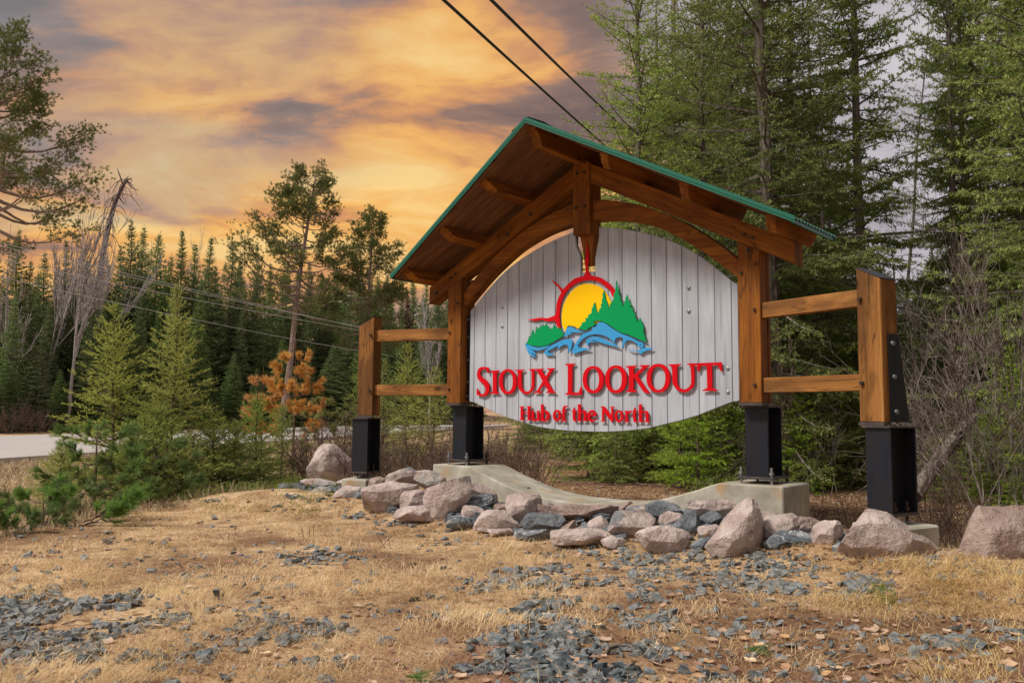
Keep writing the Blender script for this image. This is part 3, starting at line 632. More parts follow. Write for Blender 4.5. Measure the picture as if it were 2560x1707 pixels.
G = [
 (cA, [[(535,300),(520,440),(500,435),(470,350),(400,333),(340,350),(310,410),(320,490),(370,550),(450,605),(520,690),(545,800),(530,920),(470,1000),(380,1028),(290,1015),(218,985),(222,830),(248,832),(290,960),(350,967),(400,960),(435,920),(445,850),(430,770),(370,700),(290,630),(240,560),(228,470),(240,380),(290,300),(350,278),(430,275),(485,287)]]),
 (cA, [[(562,375),(798,358),(796,378),(730,435),(730,905),(798,942),(796,962),(570,960),(570,938),(632,905),(632,435),(570,390)]]),
 (cA, [ell(788,1240,330,972), ell(882,1145,390,905)]),
 (cA, [[(1200,348),(1438,340),(1430,362),(1370,390),(1370,750),(1390,830),(1440,890),(1500,905),(1570,880),(1610,810),(1622,700),(1622,385),(1555,345),(1558,328),(1718,324),(1735,345),(1690,385),(1688,740),(1660,850),(1600,930),(1500,972),(1400,940),(1320,870),(1275,770),(1268,700),(1268,390),(1205,362)]]),
 (cA, [[(1722,325),(1930,318),(1928,335),(1885,372),(1970,525),(2085,370),(2020,330),(2018,312),(2225,308),(2218,328),(2160,372),(2015,590),(2170,880),(2235,925),(2232,942),(1995,942),(1998,922),(2050,885),(1940,715),(1825,880),(1885,922),(1880,942),(1680,942),(1685,922),(1765,880),(1905,640),(1760,380),(1738,346)]]),
 (cB, [[(125,188),(370,178),(368,200),(300,248),(290,890),(455,890),(500,755),(535,755),(530,948),(118,948),(120,930),(188,885),(190,245),(128,205)]]),
 (cB, [ell(552,1068,242,908), ell(655,955,305,838)]),
 (cB, [ell(1100,1638,225,905), ell(1205,1512,290,835)]),
 (cB, [[(1605,240),(1880,228),(1878,250),(1805,295),(1805,462),(2015,275),(1940,240),(1940,222),(2190,215),(2185,240),(2080,310),(1905,480),(2110,790),(2190,885),(2180,910),(2110,905),(2030,850),(1805,515),(1800,820),(1880,855),(1878,880),(1608,880),(1610,860),(1685,815),(1685,300),(1608,255)]]),
 (cC, [ell(158,738,185,892), ell(270,620,258,825)]),
 (cC, [[(698,200),(995,190),(992,212),(905,265),(908,600),(925,700),(980,780),(1070,815),(1160,785),(1225,720),(1250,640),(1240,245),(1155,200),(1155,180),(1386,172),(1388,208),(1325,240),(1335,600),(1310,720),(1240,820),(1130,882),(1030,880),(920,835),(840,750),(800,660),(790,580),(780,270),(700,220)]]),
 (cC, [[(1390,172),(2000,148),(2008,370),(1970,370),(1905,220),(1760,225),(1768,780),(1890,825),(1888,852),(1530,852),(1530,830),(1645,780),(1632,235),(1490,240),(1435,385),(1408,385),(1392,205)]]),
 (cD, [[(172,200),(335,198),(333,215),(288,235),(288,392),(440,392),(445,235),(400,215),(398,200),(570,190),(568,212),(525,240),(525,630),(566,645),(564,658),(400,658),(402,642),(445,625),(445,430),(288,435),(288,625),(335,645),(333,658),(168,658),(170,642),(210,625),(210,240),(175,218)]]),
 (cD, [[(568,350),(650,342),(650,590),(665,630),(700,635),(745,600),(748,375),(720,365),(722,352),(825,340),(825,625),(862,640),(862,660),(750,675),(745,650),(690,682),(620,675),(580,630),(568,560)]]),
 (cD, [[(845,165),(880,150),(960,138),(960,345),(1010,335),(1080,355),(1130,410),(1152,490),(1140,580),(1090,660),(1000,692),(930,685),(870,665),(875,180)], [(962,390),(1000,385),(1040,430),(1060,500),(1050,580),(1010,640),(965,635)]]),
 (cD, [ell(1268,1530,315,690), ell(1350,1450,375,635,12)]),
 (cD, [[(1535,345),(1578,345),(1580,280),(1600,215),(1650,180),(1720,180),(1765,210),(1710,222),(1675,235),(1655,280),(1655,345),(1722,342),(1722,370),(1655,372),(1655,640),(1710,675),(1708,690),(1525,690),(1528,675),(1578,645),(1578,370),(1535,365)]]),
 (cD, [[(1870,355),(1920,320),(1960,240),(1985,238),(1988,345),(2055,338),(2055,368),(1998,372),(1998,620),(2030,660),(2020,685),(1985,695),(1940,670),(1915,600),(1912,372),(1875,368)]]),
 (cD, [[(2045,155),(2095,138),(2180,130),(2183,380),(2240,335),(2300,330),(2350,370),(2362,440),(2362,650),(2400,668),(2398,685),(2235,685),(2237,668),(2272,650),(2270,430),(2240,395),(2185,430),(2180,650),(2205,668),(2203,685),(2045,682),(2048,665),(2085,648),(2085,170)]]),
 (cE, [[(460,520),(265,515),(265,560),(280,610),(330,645),(390,640),(440,595),(445,640),(400,690),(330,708),(250,690),(195,620),(175,510),(195,410),(250,345),(320,322),(400,345),(450,410),(462,480)], [(262,475),(375,470),(365,425),(320,395),(280,420)]]),
 (cE, [[(595,210),(725,210),(950,500),(950,235),(895,222),(895,208),(1068,208),(1065,225),(1015,240),(1010,715),(970,712),(712,385),(712,665),(765,690),(762,703),(595,703),(597,688),(650,665),(650,240),(597,225)]]),
 (cE, [ell(1062,1345,325,722), ell(1140,1268,385,655,12)]),
 (cE, [[(1352,375),(1390,350),(1485,342),(1488,400),(1540,345),(1590,345),(1615,370),(1580,425),(1545,425),(1490,440),(1490,675),(1545,695),(1543,712),(1370,712),(1372,697),(1410,675),(1410,380),(1355,388)]]),
 (cE, [[(1622,375),(1670,340),(1715,245),(1740,240),(1745,345),(1818,345),(1818,375),(1745,380),(1750,640),(1800,690),(1790,725),(1740,728),(1690,690),(1665,620),(1660,385),(1625,385)]]),
 (cE, [[(1822,165),(1860,145),(1948,130),(1955,390),(2020,345),(2100,350),(2155,400),(2170,470),(2170,680),(2205,705),(2203,722),(2030,722),(2032,705),(2075,685),(2070,460),(2040,405),(2000,400),(1955,440),(1955,680),(1995,700),(1993,715),(1822,715),(1824,700),(1858,685),(1855,180)]]),
]
WORD = 'SIOUXLOOKOUTHuboftheNorth'
for ch, (cf, lp) in zip(WORD, G): glyph('letter', cf, lp, 'sign_red', lab=None)
for (cf, lp) in G:      # hidden pins that hold each letter off the boards
    pass
cL = lambda x, y: (1290+x/5.6, 640+y/5.6); cM = lambda x, y: (1300+x/13.067, 820+y/13.067)
glyph('sun_disc', cL, [[(690,1055),(650,980),(638,850),(660,700),(720,570),(800,470),(900,405),(1010,385),(1110,405),(1200,450),(1270,530),(1320,620),(1340,690),(1320,800),(1200,900),(1000,1000),(868,1014),(830,990),(750,973),(715,985)]], 'sign_yellow', .098, .010)
glyph('sun_ring', cL, [[(590,1010),(560,940),(540,905),(440,915),(350,890),(280,910),(150,887),(270,875),(350,862),(440,870),(545,830),(560,780),(565,690),(590,590),(632,515),(600,450),(560,400),(525,375),(505,338),(550,370),(590,400),(620,440),(658,465),(740,380),(830,310),(930,285),(960,260),(975,200),(965,100),(978,0),(986,-90),(997,-196),(1008,-80),(1018,40),(1005,120),(1010,180),(1025,240),(1050,270),(1160,295),(1250,345),(1330,410),(1385,490),(1400,600),(1345,560),(1320,490),(1260,435),(1180,375),(1100,345),(1020,338),(930,350),(840,385),(760,440),(690,520),(640,620),(615,740),(608,860),(625,1020)]], 'sign_red', .094, .012)
glyph('forest_hill', cL, [[(875,1012),(920,960),(915,935),(975,915),(970,870),(1010,860),(1005,830),(1060,790),(1055,750),(1070,720),(1085,670),(1100,648),(1110,700),(1125,760),(1145,805),(1160,770),(1165,740),(1195,715),(1180,690),(1205,650),(1200,620),(1215,570),(1210,545),(1228,485),(1240,530),(1250,590),(1275,650),(1290,700),(1300,740),(1315,700),(1305,680),(1350,630),(1370,570),(1365,540),(1395,480),(1390,450),(1400,420),(1395,380),(1405,347),(1415,390),(1418,440),(1440,490),(1432,530),(1460,580),(1460,620),(1485,660),(1495,715),(1515,670),(1510,640),(1540,610),(1525,590),(1545,570),(1552,540),(1565,580),(1570,620),(1615,680),(1590,710),(1640,735),(1630,770),(1665,810),(1670,860),(1685,880),(1690,935),(1715,895),(1735,865),(1750,910),(1775,960),(1785,1010),(1780,1060),(1800,1110),(1810,1160),(1825,1208),(1700,1155),(1560,1095),(1480,1075),(1400,1030),(1300,960),(1220,920),(1150,905),(1105,910),(1085,930),(1115,955),(1070,985),(1005,1000),(1010,1020),(980,1035),(920,1030)]], 'sign_green', .080, .013, 2, .75)
glyph('forest_island', cL, [[(142,1225),(165,1180),(185,1115),(200,1155),(212,1140),(215,1080),(235,1025),(250,1090),(262,1105),(272,1050),(282,985),(295,1040),(315,995),(330,1025),(345,955),(360,1000),(380,960),(395,1000),(405,960),(422,942),(435,990),(450,980),(470,1035),(490,1005),(505,1035),(525,960),(545,1010),(555,980),(575,1020),(600,995),(615,1040),(635,1005),(645,1060),(665,1095),(640,1130),(560,1180),(450,1240),(350,1262),(250,1255)]], 'sign_green', .080, .013, 2, .75)
for cf, lp in (
 (cM, [[(165,520),(190,495),(260,530),(400,590),(560,635),(720,620),(850,590),(975,555),(900,630),(750,690),(600,730),(450,720),(340,685),(420,740),(500,820),(510,880),(440,830),(355,800),(420,860),(480,900),(455,978),(400,920),(300,860),(250,780),(210,660),(180,580)]]),
 (cM, [[(1095,825),(980,825),(905,795),(930,740),(1040,680),(1150,620),(1260,580),(1240,640),(1215,715),(1330,610),(1420,550),(1520,545),(1570,590),(1585,680),(1582,820),(1640,720),(1690,580),(1705,450),(1680,375),(1600,355),(1450,370),(1300,430),(1100,530),(950,620),(850,710),(790,790),(800,840),(870,890),(980,895),(1080,875)]]),
 (cL, [[(660,1135),(690,1080),(705,1020),(740,990),(800,1000),(860,1040),(960,1060),(870,1072),(800,1068),(740,1070),(790,1088),(720,1108)]]),
 (cL, [[(780,1350),(800,1290),(840,1210),(880,1150),(940,1090),(1020,1060),(1065,1030),(1065,1000),(1120,985),(1140,940),(1190,925),(1250,945),(1340,1010),(1440,1070),(1560,1120),(1660,1165),(1720,1200),(1760,1205),(1785,1240),(1775,1275),(1740,1280),(1700,1255),(1690,1225),(1620,1185),(1560,1180),(1520,1215),(1500,1300),(1490,1220),(1500,1160),(1470,1135),(1410,1145),(1380,1180),(1385,1225),(1330,1170),(1250,1120),(1150,1095),(1040,1105),(950,1150),(885,1210),(865,1255),(880,1280),(950,1285),(1045,1312),(960,1320),(880,1345),(820,1365)], [(1742,1229),(1752,1240),(1742,1251),(1731,1240)]]),
 (cL, [[(980,1200),(1000,1160),(1060,1130),(1140,1130),(1230,1165),(1340,1215),(1460,1285),(1340,1255),(1200,1215),(1100,1180),(1040,1170),(1020,1180),(1100,1195),(1130,1212),(1060,1207),(1015,1218),(1010,1260),(985,1235)]]),
 (cL, [[(1550,1290),(1600,1310),(1700,1325),(1760,1290),(1840,1282),(1915,1300),(1830,1325),(1780,1345),(1745,1370),(1700,1335),(1620,1328)]])):
    glyph('wave', cf, lp, 'sign_blue', .087, .012, 3, .3)

# roof
RX = 2.65; ZA = 4.587
yf = lambda x: -1.02+.52*abs(x)/RX
ys = []
for k in np.arange(-1.02, 1.06, .077): ys += [(k, .0), (k+.018, .014), (k+.036, .014), (k+.054, .0)]
bmr = bmesh.new()
xm = lambda y: min(RX+.012, max(0.02, (y+1.02)/.52*RX if y < 0 else (1.06-y)/.52*RX))
for s in (-1, 1):
    prev = None
    for (y, h) in ys:
        x = xm(y); row = []
        for xx in (0.0, x):
            z = ZA-SL*xx-.012+h
            row.append(((s*xx, y, z), (s*xx, y, z-.010)))
        vs = [bmr.verts.new(p) for r_ in row for p in r_]
        if prev:
            bmr.faces.new((prev[0], prev[2], vs[2], vs[0])); bmr.faces.new((prev[1], vs[1], vs[3], prev[3])); bmr.faces.new((prev[2], prev[3], vs[3], vs[2]))
        prev = vs
bmesh.ops.recalc_face_normals(bmr, faces=list(bmr.faces))
ROOF = wobj('roof', bmr, 'roof_metal')
for s in (-1, 1):
    # soffit boards running up the slope
    y = -1.02; 
    while y < 1.05:
        y2 = min(y+.138, 1.06); seg = sorted({y+.0015, y2-.0015, *[v for v in (-.5, .54) if y < v < y2]})
        lim = lambda q: max(0.03, min(RX-.02, (q+1.0)/.52*RX if q < 0 else (1.04-q)/.52*RX))
        bmb = bmesh.new(); th = .024; rows = []
        for q in seg:
            x = lim(q); rows.append([bmb.verts.new(p) for p in ((0, q, 0), (x/cT, q, 0), (x/cT, q, th), (0, q, th))])
        for a, b in zip(rows, rows[1:]):
            for i in range(4): bmb.faces.new((a[i], a[(i+1) % 4], b[(i+1) % 4], b[i]))
        bmb.faces.new(rows[0]); bmb.faces.new(rows[-1]); bmesh.ops.recalc_face_normals(bmb, faces=list(bmb.faces))
        M = T_(Vector((0, 0, ZA-.0555))) @ RY(TH)
        if s < 0:
            for v in bmb.verts: v.co.y = -v.co.y
            bmesh.ops.reverse_faces(bmb, faces=list(bmb.faces)); M = T_(Vector((0, 0, ZA-.0555))) @ RZ(math.pi) @ RY(TH)
        wobj('soffit_board', bmb, 'soffit_wood', ROOF, M); y = y2
    # fascia trims front/back and eaves
    for sy_, nm in ((-1, 'fascia'), (1, 'fascia')):
        bmf = bmesh.new(); ya, ye = (-1.02, -.5) if sy_ < 0 else (1.06, .54)
        pr = [(0, .006), (0, -.052), (-.02*sy_*-1*-1, -.052), (-.02*sy_*-1*-1, .006)]
        rr = []
        for xx, yy in ((0, ya), (RX+.015, ye)):
            z = ZA-SL*xx
            rr.append([bmf.verts.new((s*xx, yy+o_, z+h_)) for o_, h_ in ((sy_*.016, .008), (sy_*.016, -.028), (sy_*.010, -.036), (sy_*.010, -.054), (0, -.054), (0, .008))])
        for a, b in zip(rr, rr[1:]):
            for i in range(6): bmf.faces.new((a[i], a[(i+1) % 6], b[(i+1) % 6], b[i]))
        bmf.faces.new(rr[0]); bmf.faces.new(rr[1]); bmesh.ops.recalc_face_normals(bmf, faces=list(bmf.faces))
        wobj(nm, bmf, 'roof_green', ROOF)
    ze = ZA-SL*RX
    wobj('eave_board', box_bm(min(s*(RX+.002), s*(RX-.018)), max(s*(RX+.002), s*(RX-.018)), -.495, .535, ze-.06, ze-.012, 0), 'roof_green', ROOF)
# ridge cap, lifted and torn at the front
bmc = bmesh.new(); prev = None
for k, y in enumerate(np.linspace(-1.0, 1.04, 16)):
    hw = .22+.02*math.sin(k*2.3); lf = .022+.012*math.sin(k*1.7)
    vs = [bmc.verts.new(p) for p in ((-hw, y, ZA-SL*hw+.02+.008*math.sin(k*3.1)), (0, y+.01, ZA+lf), (hw, y, ZA-SL*hw+.02+.008*math.cos(k*2.2)))]
    if prev: bmc.faces.new((prev[0], prev[1], vs[1], vs[0])); bmc.faces.new((prev[1], prev[2], vs[2], vs[1]))
    prev = vs
wobj('ridge_cap', bmc, 'roof_metal', ROOF)
# purlins with stepped, scooped tails
def purlin(xc, s, wd, dp, ridge=False):
    y0 = yf(xc)+.085; y1 = -yf(xc)+.0
    pr = [(y0, 0), (y0, -.045), (y0+.035, -.047), (y0+.05, -.075), (y0+.08, -.105), (y0+.12, -dp+.022), (y0+.135, -dp), (y1-.01, -dp), (y1, 0)]
    if s < 0: pr = [(-a, b) for a, b in pr]
    bmp = bmesh.new()
    fs = [[bmp.verts.new((dx, a, b)) for a, b in pr] for dx in (-wd/2, wd/2)]
    n = len(pr)
    for i in range(n): bmp.faces.new((fs[0][i], fs[0][(i+1) % n], fs[1][(i+1) % n], fs[1][i]))
    for f_ in fs:
        tr = tessellate_polygon([[Vector((a, b, 0)) for a, b in pr]])
        for t in tr: bmp.faces.new([f_[i] for i in t])
    bmesh.ops.recalc_face_normals(bmp, faces=list(bmp.faces))
    zs = ZA-.058-SL*abs(xc)
    if ridge: M = T_(Vector((0, 0, zs-.01)))
    else: M = T_(Vector((s*abs(xc), 0, zs))) @ ((RY(TH)) if s > 0 else (RZ(math.pi) @ RY(TH)))
    wobj('purlin', bmp, 'timber_y', SG, M)
purlin(0, 1, .115, .20, True)
for s in (-1, 1):
    for xc in (.83, 1.64, 2.44): purlin(xc, s, .105, .142)

# concrete base, scooped between the legs
zc = lambda x: float(np.interp(abs(x), [0, .25, .5, .75, .95, 1.15, 1.4, 1.55, 1.68, 2.32], [.482, .486, .502, .535, .578, .632, .708, .763, .804, .806]))
prof = cr([(x, zc(x)) for x in (-1.68, -1.55, -1.4, -1.15, -.95, -.75, -.5, -.25, 0, .25, .5, .75, .95, 1.15, 1.4, 1.55, 1.68)], 3)
poly = [(-2.32, -.2), (2.32, -.2), (2.32, .806)]+[p for p in reversed(prof)]+[(-2.32, .806)]
b_ = bm_obj('concrete_plinth', extr_bm([poly], -.034, .64, .012), MT['concrete'])
setp(b_, 'long pale concrete plinth with a scooped top and square piers under the sign', 'concrete plinth')
e_ = bm_obj('lifting_ring', (lambda bm: bm)(join_bm(cyl_bm(.026, -.006, 0, 16), cyl_bm(.012, -.010, -.006, 10))), MT['galvanised'], b_, T_(Vector((-.93, .2, zc(.93)+.002))) @ RY(-.24) @ Matrix.Rotation(-math.pi/2, 4, 'X'))
for s, lb in ((-1, 'low concrete footing under the far left outer leg'), (1, 'square concrete footing under the near right outer leg, half behind a pink boulder')):
    f_ = bm_obj('concrete_footing', box_bm(-.22, (.16 if s < 0 else .25), -.08, .42, -.2, .585, .015), MT['concrete'], None, WING[s])
    setp(f_, lb, 'concrete footing')

# ================================================================== BOULDERS
rng = np.random.default_rng(11)
c6 = lambda x, y: (640+x/3.095, 1080+y/3.095); c7 = lambda x, y: (1300+x/3.095, 1150+y/3.095); c5r = lambda x, y: (1800+x/2.063, 640+y/2.063)
def boulder(outline, cropf, D, mat, label, thick=0.8, seed=0, sub=3, rough=0.018, ridge=None):
    """a broken boulder: its outline at its own distance, hull rounded forward and back to a real thickness, chipped surface"""
    r = random.Random(seed*7+3); px = [cropf(*p) for p in outline]
    P = [C+ray(u, v)*D for u, v in px]; cen = sum(P)/len(P); P = [cen+(p-cen)*1.10 for p in P]
    wd = max(np.linalg.norm(a-b) for a in P for b in P)
    hts = sum(np.linalg.norm(p-cen) for p in P)/len(P)
    fwd = np.array([Fv[0], Fv[1], 0]); fwd /= np.linalg.norm(fwd)
    T = hts*2*thick
    pts = []
    for p in P:
        pts.append(p); q = cen+(p-cen)*r.uniform(.72, .97)+fwd*T*r.uniform(.25, .45)
        if r.random() < .7: pts.append(q)
        if r.random() < .8: pts.append(cen+(p-cen)*r.uniform(.35, .8)-fwd*T*r.uniform(.22, .40))
    for k in range(3):
        a, b = r.choice(P), r.choice(P); m = (a+b)/2
        pts.append(cen+(m-cen)*r.uniform(.2, .9)-fwd*T*r.uniform(.38, .52))
        pts.append(cen+(m-cen)*r.uniform(.2, .9)+fwd*T*r.uniform(.4, .5))
    lowz = min(p[2] for p in P)
    for k in range(4): pts.append(cen+(r.choice(P)-cen)*.6+np.array([0, 0, -abs(cen[2]-lowz)*.8])+fwd*T*r.uniform(-.2, .3))
    bm = bmesh.new()
    for p in pts: bm.verts.new(tuple(p-cen))
    bmesh.ops.convex_hull(bm, input=list(bm.verts))
    bmesh.ops.delete(bm, geom=[v for v in bm.verts if not v.link_faces], context='VERTS')
    bmesh.ops.dissolve_limit(bm, angle_limit=.16, verts=list(bm.verts), edges=list(bm.edges))
    bmesh.ops.bevel(bm, geom=list(bm.edges), offset=.003+.006*hts, segments=1, affect='EDGES', clamp_overlap=True)
    bmesh.ops.triangulate(bm, faces=list(bm.faces))
    tgt = max(.012, hts*.075)
    for it in range(5):
        lg = [e for e in bm.edges if e.calc_length() > tgt*1.5]
        if not lg or len(bm.verts) > 1900: break
        bmesh.ops.subdivide_edges(bm, edges=lg, cuts=1); bmesh.ops.triangulate(bm, faces=[f for f in bm.faces if len(f.verts) > 3])
    bm.normal_update()
    V = np.array([v.co[:] for v in bm.verts]); Nn = np.array([v.normal[:] for v in bm.verts])
    a = r.uniform(0, 50); s_ = 1/max(.12, hts)
    def n3(p, f, o): return (vnoise(p[:, 0]*f+a+o, p[:, 1]*f+p[:, 2]*f*.7, o)+vnoise(p[:, 1]*f-a, p[:, 2]*f+p[:, 0]*f*.6+o, o+5)+vnoise(p[:, 2]*f+o, p[:, 0]*f+a+p[:, 1]*f*.5, o+9))/3-.5
    st = n3(V, 2.6*s_, 1); st = np.round(st*9)/9*.6+st*.4          # stepped breaks
    ds = np.zeros(len(V))
    Rn = Rv; e0 = (V@Rn); e1 = V[:, 2]; ext0 = (e0.min(), e0.max(), e1.min(), e1.max())
    for k in range(18):      # flat cleavage breaks cut across the surface
        nrm = np.array([r.gauss(0, 1), r.gauss(0, 1), r.gauss(0, .8)]); nrm /= np.linalg.norm(nrm)
        pr_ = V@nrm; cut = pr_.max()*r.uniform(.66 if seed not in (0, 40) else .86, .95); V = V-nrm[None]*np.maximum(pr_-cut, 0)[:, None]*.99
    e0 = V@Rn; a0_ = (ext0[1]-ext0[0])/(e0.max()-e0.min()+1e-6); V = V+Rn[None]*(((e0-e0.mean())*(a0_-1))+(ext0[0]+ext0[1])/2-(e0.min()+e0.max())/2)[:, None]
    e1 = V[:, 2]; a1_ = (ext0[3]-ext0[2])/(e1.max()-e1.min()+1e-6); V[:, 2] = (e1-e1.min())*a1_+ext0[2]
    disp = hts*(.10*st+.03*n3(V, 6*s_, 2)+.04*n3(V, 14*s_, 3))+.012*n3(V, 34, 4)
    V = V+Nn*disp[:, None]
    for v, p in zip(bm.verts, V): v.co = p
    o = bm_obj('boulder', bm, MT[mat], None, T_(Vector(tuple(cen))), smooth=False)
    me = o.data; me.polygons.foreach_set('use_smooth', np.ones(len(me.polygons), bool)); 
    try: me.set_sharp_from_angle(angle=math.radians(20))
    except Exception: pass
    setp(o, label, 'boulder', 'boulders banked along the concrete plinth')
def uD(u, v):
    """distance of a stone whose foot shows at (u, v): front row on the gravel, back row against the wall"""
    vf = np.interp(u, [700, 840, 1000, 1200, 1400, 1700, 1900, 2200, 2560], [1255, 1270, 1305, 1330, 1360, 1390, 1398, 1410, 1430])
    Df = 1.29*FPX/(vf-1027.5)
    Db = np.interp(u, [700, 850, 960, 1081, 1500, 1957, 2100, 2290, 2560], [12.6, 11.75, 11.2, 10.85, 9.5, 7.98, 7.6, 7.3, 7.6])-.28
    Df = min(Df, Db-.35)
    vb = np.interp(u, [700, 960, 1081, 1500, 1957, 2560], [1200, 1215, 1230, 1270, 1300, 1360])
    t = np.clip((vf-v)/(vf-vb), 0, 1.15); return float(Df+(Db-Df)*t)
